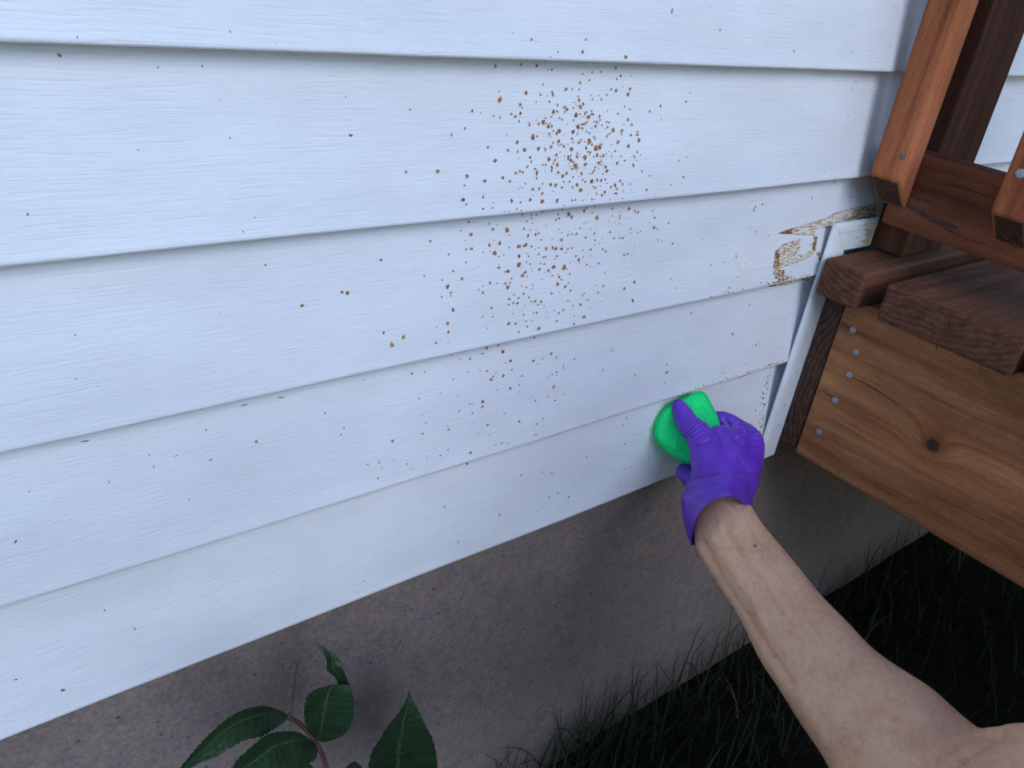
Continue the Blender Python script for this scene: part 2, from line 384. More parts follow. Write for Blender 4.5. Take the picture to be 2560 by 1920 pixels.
# sheathing behind the boards keeps the wall opaque
def box_bm(x0, x1, y0, y1, z0, z1, bev=0.0, seg=2):
    bm = bmesh.new(); bmesh.ops.create_cube(bm, size=1.0)
    a, b = W((x0, y0, z0)), W((x1, y1, z1))
    for v in bm.verts:
        v.co = Vector([(a[i] + b[i]) / 2 + v.co[i] * (b[i] - a[i]) for i in range(3)])
    if bev: bmesh.ops.bevel(bm, geom=list(bm.edges), offset=bev * S, segments=seg, profile=0.6, affect='EDGES')
    bmesh.ops.recalc_face_normals(bm, faces=bm.faces)
    return bm
def obj(name, bm, mats, parent=None, end_axis=None, smooth=False):
    me = bpy.data.meshes.new(name)
    if end_axis is not None:
        bm.normal_update()
        for f in bm.faces:
            if abs(f.normal[end_axis]) > 0.9: f.material_index = 1
    bm.to_mesh(me); bm.free()
    if smooth: me.polygons.foreach_set('use_smooth', [True] * len(me.polygons))
    return link(name, me, mats, parent)
obj('wall_core', box_bm(XL, XR, 0.24, 1.4, 0.06, 22.0), TRIM, house)
# foundation with a gently uneven face
def fy(x, z):
    return 0.20 + 0.012 * math.sin(x * 1.7 + z) + 0.010 * math.sin(x * 0.6 - z * 2.1) + 0.006 * math.sin(x * 5.1 + z * 3.3)
nx, nz = 240, 24
vs = []
for j in range(nz + 1):
    for i in range(nx + 1):
        x = XL + (XR - XL) * i / nx; z = GZ - 0.3 + (0.12 - GZ + 0.3) * j / nz
        vs.append(W((x, fy(x, z), z)))
fs = [(j * (nx + 1) + i, j * (nx + 1) + i + 1, (j + 1) * (nx + 1) + i + 1, (j + 1) * (nx + 1) + i) for j in range(nz) for i in range(nx)]
nb = len(vs)
vs += [W((XL, 1.3, GZ - 0.3)), W((XR, 1.3, GZ - 0.3)), W((XL, 1.3, 0.12)), W((XR, 1.3, 0.12))]
fs += [(nb, nb + 1, nb + 3, nb + 2), (nz * (nx + 1), nz * (nx + 1) + nx, nb + 3, nb + 2)]
found = mesh('foundation_wall', vs, fs, CONC, house, smooth=True)
# form-board seams: low ridges left in the concrete
def ridge(pts, w, h):
    vs, fs = [], []
    for i, p_ in enumerate(pts):
        x, z = p_
        w_ = w * (0.6 + 0.8 * rng.random()); y = fy(x, z)
        vs += [W((x - w_, y + 0.01, z)), W((x - w_ * 0.3, y - h, z)), W((x + w_ * 0.5, y - h * 0.7, z)), W((x + w_, y + 0.01, z))]
        if i:
            b = 4 * i
            for c in range(3): fs.append((b - 4 + c, b - 3 + c, b + 1 + c, b + c))
    mesh('form_seam', vs, fs, CONC, found, smooth=True)
pa, pb = on(737, 1655, 1, 0.2), on(722, 1790, 1, 0.2)
ridge([(pa[0] + (pb[0] - pa[0]) * t + 0.008 * math.sin(t * 19), pa[2] + (pb[2] - pa[2]) * t) for t in np.linspace(0, 2.4, 22)], 0.020, 0.022)
pa, pb = on(1775, 1420, 1, 0.2), on(1690, 1720, 1, 0.2)
ridge([(pa[0] + (pb[0] - pa[0]) * t + 0.03 * math.sin(t * 9), pa[2] + (pb[2] - pa[2]) * t) for t in np.linspace(-0.3, 1.2, 26)], 0.05, 0.03)

# vertical trim strip with a rolled left edge
def trim_sweep(name, prof, path):
    """prof: (offset across, y) ; path: list of functions mapping offset->(x,z)"""
    vs, fs = [], []
    for fn in path:
        for (o_, y) in prof:
            x, z = fn(o_); vs.append(W((x, y, z)))
    m_ = len(prof)
    for i in range(len(path) - 1):
        for j in range(m_ - 1):
            a = i * m_ + j; fs.append((a, a + 1, a + m_ + 1, a + m_))
    fs.append(tuple(range(m_))); fs.append(tuple(range((len(path) - 1) * m_, len(path) * m_)))
    o = mesh(name, vs, fs, TRIM, house)
    bm = bmesh.new(); bm.from_mesh(o.data); bmesh.ops.recalc_face_normals(bm, faces=bm.faces); bm.to_mesh(o.data); bm.free()
    return o
tw = TX1 - TX0
prof = [(0.03, 0.004), (0.004, 0.0), (0.0, -0.010), (0.006, -0.024), (0.02, -0.034), (0.045, -0.040), (0.085, -0.043), (0.10, -0.043), (0.112, -0.039), (tw - 0.012, -0.039), (tw, -0.031), (tw, 0.13)]
trimv = trim_sweep('trim_strip', prof, [(lambda o_: (TX0 + o_ - .004, -0.235)), (lambda o_: (TX0 + o_ + .024, 1.2)), (lambda o_: (TX0 + o_ + .05, TZ - o_))])
hh = 0.312
profh = [(0.03, 0.004), (0.004, 0.0), (0.0, -0.010), (0.006, -0.024), (0.02, -0.034), (0.045, -0.040), (0.085, -0.043), (0.10, -0.043), (0.112, -0.039), (hh - 0.012, -0.039), (hh, -0.031), (hh, 0.13)]
trimh = trim_sweep('trim_strip', profh, [(lambda o_: (TX0 + 0.054 + o_, TZ - o_)), (lambda o_: (8.8, TZ - o_)), (lambda o_: (XR, TZ - o_))])

# ------------------------------------------------------------------ splatters and dirt on the boards
STAINS = {k: ([], [], []) for k in boards}      # vs, fs, material index
DIRTS = {k: ([], []) for k in boards}
def blob_on(store, k, x, z, rx, rz, lift, mi=None, n=9, irr=0.25, rot=0.0):
    vs, fs = store[0], store[1]; b = len(vs); ph = random.random() * 6.28
    c_, s_ = math.cos(rot), math.sin(rot)
    for i in range(n):
        a = 2 * math.pi * i / n
        r = 1 + irr * (math.sin(2 * a + ph) * 0.5 + math.sin(3 * a + ph * 2) * 0.4 + random.uniform(-.3, .3))
        ox, oz = rx * r * math.cos(a), rz * r * math.sin(a)
        xx, zz = x + ox * c_ - oz * s_, z + ox * s_ + oz * c_
        zz = min(max(zz, k + 0.02), k + 0.995)
        wob = 0.006 * math.sin(xx * 0.9 + k * 2.1) + 0.004 * math.sin(xx * 2.3 + k)
        vs.append(W((xx, LAP * (zz - k) + wob * (1 - (zz - k)) - lift, zz)))
    fs.append(tuple(range(b, b + n)))
    if mi is not None: store[2].append(mi)
SP7 = """1283,135,10;1090,220,6;1263,220,10;1040,262,14;1562,257,13;660,320,9;945,315,12;1020,342,4;1048,342,7;1490,328,9;1327,361,6;1388,358,8;1525,385,9;1597,384,4;1244,432,9;1145,478,12;1189,476,6;1237,480,6;870,503,12;970,516,7;1050,496,8;683,492,5;688,548,16;1492,487,12;1538,462,4;1590,475,8;1576,514,11;1428,517,6;2004,503,5;1975,563,7;1724,632,7;1804,688,4;497,627,9;555,642,4;645,662,6;688,672,6;830,583,11;830,643,12;795,667,9;940,567,5;1032,564,7;1237,550,11;1245,600,14;1088,586,8;1060,632,13;1085,630,10;1135,608,7;1155,617,11;1137,637,5;1195,606,6;1215,582,4;1216,656,14;1242,650,6;1286,636,7;1302,668,16;1325,650,9;1378,664,9;1382,692,5;1370,712,5;1505,647,7;1586,617,6;1575,687,10;1602,723,9;1118,688,6;1198,692,6;1155,719,4;990,705,15;958,717,9;893,723,8;1024,733,12;447,747,7;735,790,4;1097,765,16;1030,787,9;1230,738,16;1258,720,9;1230,772,4;1325,746,5;1350,731,10;1427,703,6;1415,750,4;1470,760,20;1448,784,6;1533,760,11;1308,781,7;1338,806,8;1427,806,6;918,808,16;945,803,7;808,843,11;1093,838,12;1252,828,6;1305,836,19;1325,860,8;1380,875,22;1350,885,20;1505,842,13;1578,870,15;1650,830,13;1646,796,5;1056,847,6;1041,875,12;1093,865,5;1130,872,9;953,888,13;858,895,20;811,907,8;1003,895,8;1104,912,4;1184,890,14;1485,905,7;1440,905,4;1360,932,13;1405,935,11;1424,925,5;1638,912,7;1615,940,6;1660,933,4;1078,930,9;1090,950,4;1160,945,9;1176,967,11;1278,945,15;1025,960,15;896,948,9;906,977,8;655,970,14;818,955,4;1068,968,7;1977,943,5;1926,970,6;1550,970,8;1632,972,4;1500,988,11;1370,985,11;983,1000,6;1006,998,10;1085,1000,12;1045,1013,7;1210,1003,20;1280,997,14;1163,993,4;1180,1012,4;1390,1000,4;1420,1015,10;1612,1005,9;1428,1042,12;1408,1000,4;257,1045,12;460,1077,14;442,1142,6;582,1110,14;797,1055,9;846,1050,9;708,1088,9;755,1112,9;876,1013,8;930,1027,8;945,1050,12;941,1067,7;941,1092,7;1001,1050,4;1045,1042,7;1122,1077,11;1150,1057,10;1195,1085,8;1250,1055,8;1235,1082,4;1330,1052,7;1316,1062,4;1400,1062,6;1723,1075,6;1955,1085,7;1130,1118,6;1170,1115,7;1040,1135,12;1073,1140,13;1220,1138,14;1190,1155,8;1325,1112,14;1360,1106,9;1388,1107,9;1330,1150,5;1347,1158,8;1385,1147,4;1428,1128,5;1455,1152,9;1485,1140,14;1537,1133,8;1580,1132,4;1592,1133,5;983,1130,5;863,1130,5;838,1155,4;916,1167,11;815,1163,4;1120,1155,6;1245,1173,15;1700,1173,8;1597,1170,4;1540,1182,5;1055,1182,4;980,1197,10;1357,1200,6;1395,1208,11;1413,1188,9;1492,1197,10;1478,1197,4;434,1240,14;768,1248,12;830,1258,6;897,1240,12;980,1252,24;1083,1247,18;1210,1242,6;1260,1247,4;1325,1238,7;1450,1240,5;1538,1233,5;1302,1200,3;571,1302,7;635,1297,6;642,1262,4;805,1305,6;982,1320,10;1128,1287,12;1122,1307,8;1055,1310,7;1272,1318,11;1345,1278,12;1378,1275,4;1250,1285,4;1288,1300,6;1465,1302,9;1582,1303,11;1624,1320,8;1540,1298,4;1525,1328,4;1165,1340,15;1092,1343,8;1185,1367,8;1362,1365,15;1469,1353,5;1520,1352,5;1520,1367,5;1077,1381,7;942,1347,5;908,1350,5;845,1345,5;1440,1392,4;1484,1397,4;1292,1395,4;1515,1408,5;1597,1365,3;473,1395,8;642,1445,11;738,1450,15;855,1442,7;668,1417,4;417,1455,5;487,1480,12;885,1492,9;937,1482,9;942,1450,4;1098,1447,5;1118,1470,5;1008,1423,4;1160,1485,8;1221,1476,8;1283,1502,7;1322,1445,4;1453,1466,8;1594,1442,6;1597,1473,4;1541,1507,7;1760,1367,7;1724,1400,4;1755,1435,10;1777,1443,5;1855,1403,6;1662,1460,4;1348,1521,6;1344,1560,4;1381,1546,4;1400,1503,4;209,1527,9;495,1580,12;617,1556,11;688,1543,13;655,1610,15;683,1635,5;755,1572,5;820,1563,14;868,1553,13;908,1565,7;822,1632,12;934,1585,4;957,1572,4;1010,1580,12;1055,1570,9;1075,1580,13;1120,1583,7;1160,1582,6;1187,1575,8;1115,1520,11;958,1618,7;1005,1637,6;1085,1632,9;1235,1655,8;1402,1585,8;1423,1600,9;1550,1625,7;1575,1617,9;1885,1545,8;1602,1630,4"""
SP8 = """958,190,10;1098,170,18;1150,150,5;1176,167,6;1022,215,14;1000,220,5;1145,221,9;1124,245,14;1156,250,5;1241,202,9;1302,212,10;1338,186,13;1247,162,5;1270,167,4;1412,193,14;1433,202,5;1512,137,10;1518,158,5;1453,158,3;1568,170,6;1650,163,7;1592,183,4;1450,235,6;1377,255,9;1393,273,6;1364,237,4;1257,272,4;604,322,17;628,365,9;629,386,5;565,393,6;567,277,6;706,268,9;849,362,10;900,295,9;946,299,5;850,318,4;1005,300,8;1038,296,6;1021,326,12;1150,326,6;1193,310,5;1129,370,9;1365,306,11;1417,325,9;1325,368,10;1456,350,7;1376,362,4;1683,318,8;1636,315,4;1830,336,11;1032,408,9;1097,401,9;1060,433,8;1088,436,9;1026,446,6;1210,422,9;1253,426,9;1230,447,6;1272,455,4;1139,448,4;1526,448,10;1471,455,5;1456,427,3;1583,417,5;1540,383,6;1553,367,4;1595,467,4;908,468,9;1222,502,8;1200,502,5;1288,499,4;1376,505,8;1406,484,8;1345,488,4;1131,517,6;1057,510,4;1550,533,12;1482,526,5;1360,560,7;1148,560,5;1191,560,4;1076,577,10;1028,577,12;1157,598,6;1237,612,12;1482,582,7;1097,635,8;849,530,5;917,530,6;606,577,11;610,638,9;530,600,4;165,642,9;302,670,15;224,728,15;528,711,9;880,610,4;875,745,10;955,727,7;987,770,14;634,792,5;502,806,4;692,825,4;759,820,8;1037,834,10;1005,849,5;1197,832,9;1258,820,5;1320,784,9;1357,810,6;1480,822,6;1224,856,4;358,920,8;447,910,5;742,913,5;827,900,4;877,905,7;1048,895,6;937,918,4;905,962,14;919,940,6;988,936,9;1118,938,6;1357,911,6;1357,933,4;644,960,5;1405,884,4;1678,900,5;1098,998,5;1037,1023,9;944,1034,4;1338,1012,11;1102,1047,4;671,1075,4;554,1057,4;409,1096,5;758,1131,5;778,1128,4;845,1115,11;843,1150,10;774,1194,6;684,1181,6;994,1195,5;1210,1108,6;1347,1108,6;1297,1080,5;1408,1068,4;1183,1075,3;1098,1250,8;1217,1270,6;1260,1232,5;1212,1342,6;880,1275,8;773,1268,4;603,1283,4;611,1307,9;453,1263,5;427,1211,4;431,1337,8;223,1387,10;976,1402,6;935,1415,5;1021,1403,4;815,1336,4;893,1348,4;553,1488,6;607,1450,5;462,1505,4;760,1468,9;728,1530,16;572,1582,6;323,1547,5;350,1582,4;228,1523,4;52,1550,5"""
spots = []
for txt, ox, oy in ((SP7, 1000, 50), (SP8, 900, 600)):
    for s_ in txt.split(';'):
        a, b, c = map(float, s_.split(',')); spots.append((ox + a / 2.765, oy + b / 2.765, c / 2.765))
for (px, py, r) in [(855, 730, 4), (755, 764, 4), (640, 1103, 4), (868, 732, 5), (1015, 430, 3)]: spots.append((px, py, r))
for _ in range(150): spots.append((random.gauss(1445, 75), random.gauss(350, 75), random.uniform(1.2, 3.2)))
for _ in range(80): spots.append((random.gauss(1330, 110), random.gauss(640, 80), random.uniform(1.0, 2.6)))
for (px, py, r) in spots:
    p_ = on_siding(px, py); k = math.floor(p_[2])
    if k not in STAINS or k > 5: continue
    dep = proj(p_)[2]; ru = 1.14 * min(r, 5.6) * dep / FPX
    rx = ru * 1.12; rz = ru * 1.15
    x, z = p_[0], p_[2]
    st = STAINS[k]
    if r > 2.6:
        if random.random() < .7: blob_on(st, k, x + random.uniform(-.35, .35) * ru, z + random.uniform(-.35, .4) * ru, rx * random.uniform(.8, 1.05), rz * random.uniform(.8, 1.05), 0.0020, random.choice((1, 4)), 16, .25)
        blob_on(st, k, x + random.uniform(-.15, .15) * ru, z - .05 * ru, rx * random.uniform(.75, .95), rz * random.uniform(.62, .9), 0.0025, random.choice((0, 0, 0, 0, 3)), 16, .26, random.uniform(-.4, .4))
        if r > 3.4:
            for _ in range(random.choice((0, 1, 1, 2))):
                blob_on(st, k, x + random.uniform(-.5, .5) * ru, z + random.uniform(-.2, .6) * ru, rx * random.uniform(.25, .6), rz * random.uniform(.07, .16), 0.0030, random.choice((1, 1, 3)), 7, .4)
        if random.random() < .3: blob_on(st, k, x + random.uniform(-1.3, 1.3) * ru, z + random.uniform(-1.2, 1.2) * ru, rx * .25, rz * .22, 0.003, 0, 6, .3)
    else:
        blob_on(st, k, x, z, rx * 0.95, rz * 0.9, 0.0025, 0, 10, 0.25)

# smeared stain left of the trim strip: pale film with broken brown dashes caught in the vinyl grain
def zp(zx, zy): return (1800 + zx / 4.366, 480 + zy / 4.366)
def poly_uv(pts):
    return [(lambda q: (q[0], q[2]))(on_siding(*zp(*p_))) for p_ in pts]
def inside(pt, poly):
    x, y = pt; c = False; n = len(poly)
    for i in range(n):
        x1, y1 = poly[i]; x2, y2 = poly[i - 1]
        if (y1 > y) != (y2 > y) and x < (x2 - x1) * (y - y1) / (y2 - y1) + x1: c = not c
    return c
def film(poly, mi, lift):
    for k in range(0, 4):
        bm = [p_ for p_ in poly]
        out = []
        for i in range(len(poly)):                 # clip to the board
            a, b = poly[i - 1], poly[i]
            for lo in ((k + 0.02, k + 0.995),):
                pass
            ca, cb = min(max(a[1], k + .02), k + .995), min(max(b[1], k + .02), k + .995)
            out.append((b[0], cb))
        if max(o_[1] for o_ in out) - min(o_[1] for o_ in out) < 0.03: continue
        st = STAINS[k]; b0 = len(st[0])
        for (x, z) in out:
            wob = 0.006 * math.sin(x * 0.9 + k * 2.1) + 0.004 * math.sin(x * 2.3 + k)
            st[0].append(W((x, LAP * (z - k) + wob * (1 - (z - k)) - lift, z)))
        st[1].append(tuple(range(b0, b0 + len(out)))); st[2].append(mi)
def dashes(poly, n, lmin, lmax, th=0.004, mi=0):
    xs = [p_[0] for p_ in poly]; zs = [p_[1] for p_ in poly]; c = 0; tries = 0
    while c < n and tries < n * 30:
        tries += 1
        x, z = random.uniform(min(xs), max(xs)), random.uniform(min(zs), max(zs))
        if not inside((x, z), poly): continue
        k = math.floor(z)
        if k not in STAINS: continue
        blob_on(STAINS[k], k, x, z, random.uniform(lmin, lmax), th * random.uniform(.5, 1.2), 0.003, (mi if random.random() < .28 else 3), 7, 0.5); c += 1
def edge_line(pts, th=0.006, seg=0.03, mi=0):
    uv = poly_uv(pts)
    for a, b in zip(uv[:-1], uv[1:]):
        L_ = math.hypot(b[0] - a[0], b[1] - a[1]); n = max(1, int(L_ / seg))
        for i in range(n):
            t = (i + random.random()) / n; x = a[0] + (b[0] - a[0]) * t; z = a[1] + (b[1] - a[1]) * t
            k = math.floor(z)
            blob_on(STAINS[k], k, x, z, seg * random.uniform(.4, .8), th * random.uniform(.4, 1.1), 0.0032, mi, 7, 0.4, math.atan2(b[1] - a[1], b[0] - a[0]) * 0.7)
streakP = [(650, 447), (720, 415), (850, 380), (1000, 335), (1160, 285), (1240, 235), (1380, 195), (1500, 165), (1640, 135), (1700, 125), (1700, 300), (1290, 345), (1240, 375), (1120, 385), (1040, 405), (1020, 468), (900, 462), (760, 455)]
uv = poly_uv(streakP); film(uv, 2, 0.0012); dashes(uv, 150, 0.012, 0.05, 0.0045)
dashes(poly_uv([(1440, 190), (1690, 130), (1690, 300), (1440, 320)]), 90, 0.015, 0.045, 0.005)
dashes(poly_uv([(650, 447), (720, 415), (780, 400), (780, 456), (720, 456)]), 60, 0.008, 0.03, 0.006)
edge_line([(650, 447), (720, 415), (850, 380), (1000, 335), (1160, 285), (1240, 235), (1380, 195), (1500, 165), (1640, 135)], 0.005)
edge_line([(660, 450), (760, 456), (900, 462), (1020, 468), (1040, 420)], 0.005)
edge_line([(1120, 388), (1240, 378)], 0.008, 0.02)
patchA = [(605, 640), (670, 570), (760, 545), (880, 500), (860, 620), (820, 700), (1020, 625), (1060, 640), (1020, 680), (900, 740), (770, 800), (640, 830), (690, 860), (690, 960), (630, 1020), (552, 1030), (575, 850)]
uv = poly_uv(patchA); film(uv, 2, 0.0012); dashes(uv, 300, 0.008, 0.030, 0.0038)
dashes(poly_uv([(600, 640), (640, 640), (630, 830), (580, 830)]), 60, 0.012, 0.028, 0.007)
dashes(poly_uv([(560, 850), (690, 850), (690, 1000), (552, 1030)]), 120, 0.012, 0.03, 0.006)
dashes(poly_uv([(552, 985), (630, 975), (630, 1025), (552, 1030)]), 40, 0.02, 0.035, 0.009)
dashes(poly_uv([(1025, 490), (1062, 485), (1030, 640), (1000, 640)]), 55, 0.012, 0.022, 0.008)
dashes(poly_uv([(1050, 650), (1082, 650), (1052, 915), (1012, 915)]), 75, 0.012, 0.022, 0.008)
film(poly_uv([(1050, 650), (1080, 650), (1052, 915), (1014, 915)]), 1, 0.0012); film(poly_uv([(1025, 490), (1060, 485), (1030, 640), (1002, 640)]), 1, 0.0012)
strip_ = [(870, 920), (960, 905), (1060, 925), (1060, 945), (860, 985), (640, 1025), (640, 1010), (800, 950)]
uv = poly_uv(strip_); film(uv, 2, 0.0014); dashes(uv, 90, 0.01, 0.03, 0.005)
dashes(poly_uv([(730, 910), (770, 900), (790, 990), (700, 990)]), 30, 0.01, 0.022, 0.006)
film(poly_uv([(180, 660), (235, 660), (225, 840), (300, 850), (280, 1070), (190, 1080), (200, 880), (130, 740)]), 4, 0.0010)
def zq(a, b): return ((a - 1800) * 4.366, (b - 480) * 4.366)
film(poly_uv([zq(1712, 912), zq(1728, 910), zq(1722, 965), zq(1700, 985), zq(1706, 945)]), 4, 0.0010)
edge_px = [(1845, 947), (1885, 932), (1930, 918), (1975, 906)]
for (a, b) in zip(edge_px[:-1], edge_px[1:]):
    for t in np.linspace(0, 1, 34):
        q = on_siding(a[0] + (b[0] - a[0]) * t, a[1] + (b[1] - a[1]) * t - random.uniform(1, 9)); k = math.floor(q[2])
        blob_on(STAINS[k], k, q[0], q[2], random.uniform(.008, .03), random.uniform(.002, .006), 0.003, 0 if random.random() < .6 else 1, 7, 0.4)
# brownish smears on the trim's end
# dark specks, seeds and grit scattered over the boards
BIG = [(148, 138, 9, 6, -.6), (394, 168, 4, 4, 0), (505, 165, 4, 4, 0), (575, 79, 5, 3, -1), (877, 338, 10, 5, -.3), (609, 580, 3, 4, 0), (663, 662, 5, 4, .5), (864, 242, 3, 3, 0), (515, 1074, 5, 3, 0), (526, 1148, 5, 4, 0), (812, 1032, 4, 3, 0), (373, 1136, 3, 3, 0), (187, 836, 3, 3, 0), (1800, 73, 6, 2, -1), (1798, 76, 3, 2, -1), (2030, 495, 9, 2, 1.0), (2012, 723, 3, 12, 0.1), (2010, 712, 6, 3, .3), (954, 1170, 5, 2, .9), (947, 1155, 2, 9, .05), (40, 1699, 5, 4, 0.2), (575, 345, 4, 3, 0), (345, 375, 4, 2, 0), (2132, 130, 2, 6, .2), (2120, 290, 2, 4, 0), (2140, 205, 2, 4, 0), (1565, 1044, 3, 4, .5), (1557, 1062, 2, 4, .5), (272, 1205, 2, 7, 0), (440, 1138, 6, 2, .4)]
for (px, py, a, b, r_) in BIG:
    p_ = on_siding(px, py); k = math.floor(p_[2]); sc = proj(p_)[2] / FPX
    if k in DIRTS: blob_on(DIRTS[k], k, p_[0], p_[2], a * sc * .62, b * sc * .62, 0.0035, None, 8, 0.4, r_)
for _ in range(420):
    x = random.uniform(-3, 14); z = random.uniform(0.03, 6)
    if random.random() < .55: x = random.gauss(6.2, 1.3); z = random.uniform(.05, 3.2)
    k = math.floor(z)
    if x > TX0 - .03 and z < TZ: continue
    r = abs(random.gauss(0, .0035)) + .0028
    blob_on(DIRTS[k], k, x, z, r * random.uniform(.5, 1.4), r * random.uniform(.5, 1.8), 0.0035, None, 6, 0.4, random.uniform(-.8, .8))
# grit collected along lower lips and next to the trim
for _ in range(70):
    z = random.choice([0, 1, 2]) + abs(random.gauss(.0, .02)) + .02; x = random.uniform(6.2, TX0 - .02); k = math.floor(z)
    blob_on(DIRTS[k], k, x, z, random.uniform(.004, .016), random.uniform(.003, .010), 0.0035, None, 6, .4)
for _ in range(60):
    z = random.uniform(.05, .95); x = TX0 - .02 - abs(random.gauss(0, .06))
    blob_on(DIRTS[0], 0, x, z, random.uniform(.004, .012), random.uniform(.004, .016), 0.0035, None, 6, .4)
# drip marks hanging under the lip of the second and third course
for (px, py) in ((212, 1097), (610, 1007), (702, 988), (1205, 879)):
    p_ = on_siding(px, py + 2); k = math.floor(p_[2])
    if k in DIRTS: blob_on(DIRTS[k], k, p_[0], p_[2] - .008, .022, .004, 0.003, None, 9, .2)
for k in boards:
    if STAINS[k][0]:
        o = mesh('brown_stain', STAINS[k][0], STAINS[k][1], [STAIN_D, STAIN_L, STAIN_Y, STAIN_M, STAIN_F], boards[k], mats=STAINS[k][2]); o['kind'] = 'stuff'
    if DIRTS[k][0]:
        o = mesh('dirt_speck', DIRTS[k][0], DIRTS[k][1], DIRT, boards[k]); o['kind'] = 'stuff'
# specks on the trim strip
vs, fs = [], []
for _ in range(26):
    x = random.uniform(TX0 + .17, TX1 - .02); z = random.uniform(-.1, 2.3); b = len(vs); r = random.uniform(.004, .011)
    for i in range(6): vs.append(W((x + r * .7 * math.cos(i * 1.047), -.0408, z + r * random.uniform(.8, 2) * math.sin(i * 1.047))))
    fs.append(tuple(range(b, b + 6)))
o = mesh('dirt_speck', vs, fs, DIRT, trimv); o['kind'] = 'stuff'
vs, fs, mi = [], [], []
for _ in range(60):
    x = 8.72 - abs(random.gauss(0, .12)); z = random.uniform(TZ - hh + .02, TZ - .05)
    if x < 8.4: continue
    b = len(vs); r = random.uniform(.008, .035)
    for i in range(8): vs.append(W((x + r * 1.3 * math.cos(i * .785) * random.uniform(.6, 1.2), -.0410 - .0004 * random.random(), z + r * .5 * math.sin(i * .785) * random.uniform(.6, 1.2))))
    fs.append(tuple(range(b, b + 8)))
o = mesh('brown_stain', vs, fs, STAIN_L, trimh); o['kind'] = 'stuff'

# ------------------------------------------------------------------ deck
deck = thing('wooden_deck', W((9.0, -2.0, GZ)), 'brown stained wooden deck corner with railing built against the white siding', 'deck')
YF = -14.0                       # front of the deck
DX = 7.87; DZ0, DZ1 = 1.855, 2.24
def board(name, x0, x1, y0, y1, z0, z1, wood, end, axis, bev=0.025, parent=None):
    return obj(name, box_bm(x0, x1, y0, y1, z0, z1, bev, 2), [wood, end], parent or deck, axis)
board('ledger_board', 8.205, XR - 4, -0.268, -0.045, -0.03, 1.84, W_DECK, E_LED, 0, 0.02)
rim = board('rim_board', 8.19, 8.535, YF, -0.283, -0.062, 1.845, W_RIM, E_DECK, 1, 0.02)
for i in range(1, 7):
    board('joist', 8.09 + i * 3.6, 8.435 + i * 3.6, YF, -0.34, 0.0, 1.84, W_JOIST, E_DECK, 1, 0.02)
ys = [(-0.540, -0.088), (-2.085, -0.775)]
y = -2.22
while y - 1.27 > YF: ys.append((y - 1.27, y)); y -= 1.38
deck_boards = []
for i, (a, b) in enumerate(ys):
    bd_ = board('deck_board', DX + (0.0 if i < 2 else random.uniform(-.06, .06)), XR - 4, a, b, DZ0, DZ1, W_DECK, E_DECK, 0, 0.045 if i else 0.03); deck_boards.append(bd_)
for (x, yy) in ((8.9, YF + .5), (18, YF + .5), (27, YF + .5)):
    board('deck_leg', x, x + .81, yy, yy + .81, GZ - .3, -0.01 + 1.85, W_POST, E_DECK, 2, 0.03)
board('front_board', 8.19, XR - 4, YF - .35, YF - .005, 0.0, 1.84, W_RIM, E_DECK, 0, 0.02)
# nails in the rim board
def disc_bm(c, r, h, n=14, ax=0):
    bm = bmesh.new(); rings = [(r, 0), (r, h * .5), (r * .8, h * .9), (r * .45, h)]
    vr = []
    for (rr, hh_) in rings:
        vr.append([bm.verts.new(W((c[0] - hh_, c[1] + rr * math.cos(2 * math.pi * i / n), c[2] + rr * math.sin(2 * math.pi * i / n)))) for i in range(n)])
    for a, b in zip(vr[:-1], vr[1:]):
        for i in range(n): bm.faces.new((a[i], a[(i + 1) % n], b[(i + 1) % n], b[i]))
    bm.faces.new(vr[-1]); bmesh.ops.recalc_face_normals(bm, faces=bm.faces)
    return bm
for (px, py) in ((2133, 825), (2141, 881), (2123, 937.5), (2087.6, 1001), (2046.4, 1080)):
    c = on(px, py, 0, 8.188); obj('nail', disc_bm(c, 0.036, 0.012), GALV, rim, smooth=False)
# knot, slightly sunk looking ring
vs, fs = [], []
kb = disc_bm((8.1895, KNOT[1], KNOT[2]), 0.062, 0.004, 16)
obj('knot', kb, simple('knot_wood', (0.045, 0.024, 0.016), .8, .5, 300, .6, .001), rim)

# railing
PX0 = 8.765
post = board('post', PX0, 9.66, -0.40, -0.035, DZ1 + 0.012, 11.0, W_POST, W_POST, 2, 0.02)
board('post', PX0, 9.66, YF + .2, YF + .56, DZ1 + 0.012, 11.0, W_POST, W_POST, 2, 0.02)
rail = board('bottom_rail', 8.415, 8.76, YF + .1, -0.235, 2.605, 3.345, W_RAIL, E_DECK, 1, 0.035)
board('top_rail', 8.415, 8.76, YF + .1, -0.1, 9.6, 10.34, W_RAIL, E_DECK, 1, 0.035)
BW = 0.318
def baluster(yc):
    x0, x1 = 8.098, 8.412; y0, y1 = yc - BW / 2, yc + BW / 2
    zb0, zb1 = 3.095, 2.80
    bm = bmesh.new(); zt = 10.3
    v = [bm.verts.new(W(p_)) for p_ in ((x0, y0, zb0), (x1, y0, zb1), (x1, y1, zb1), (x0, y1, zb0), (x0, y0, zt), (x1, y0, zt), (x1, y1, zt), (x0, y1, zt))]
    f = [(0, 1, 2, 3), (4, 5, 6, 7), (0, 1, 5, 4), (1, 2, 6, 5), (2, 3, 7, 6), (3, 0, 4, 7)]
    for q in f: bm.faces.new([v[i] for i in q])
    bmesh.ops.recalc_face_normals(bm, faces=bm.faces); bm.normal_update()
    for fc in bm.faces:
        if abs(fc.normal[2]) > .5: fc.material_index = 1
    bmesh.ops.bevel(bm, geom=list(bm.edges), offset=0.032 * S, segments=3, profile=.5, affect='EDGES')
    b_ = obj('baluster', bm, [W_BAL, E_BAL], deck)
    return b_
BY = [-0.285 - 1.19 * i for i in range(11)]
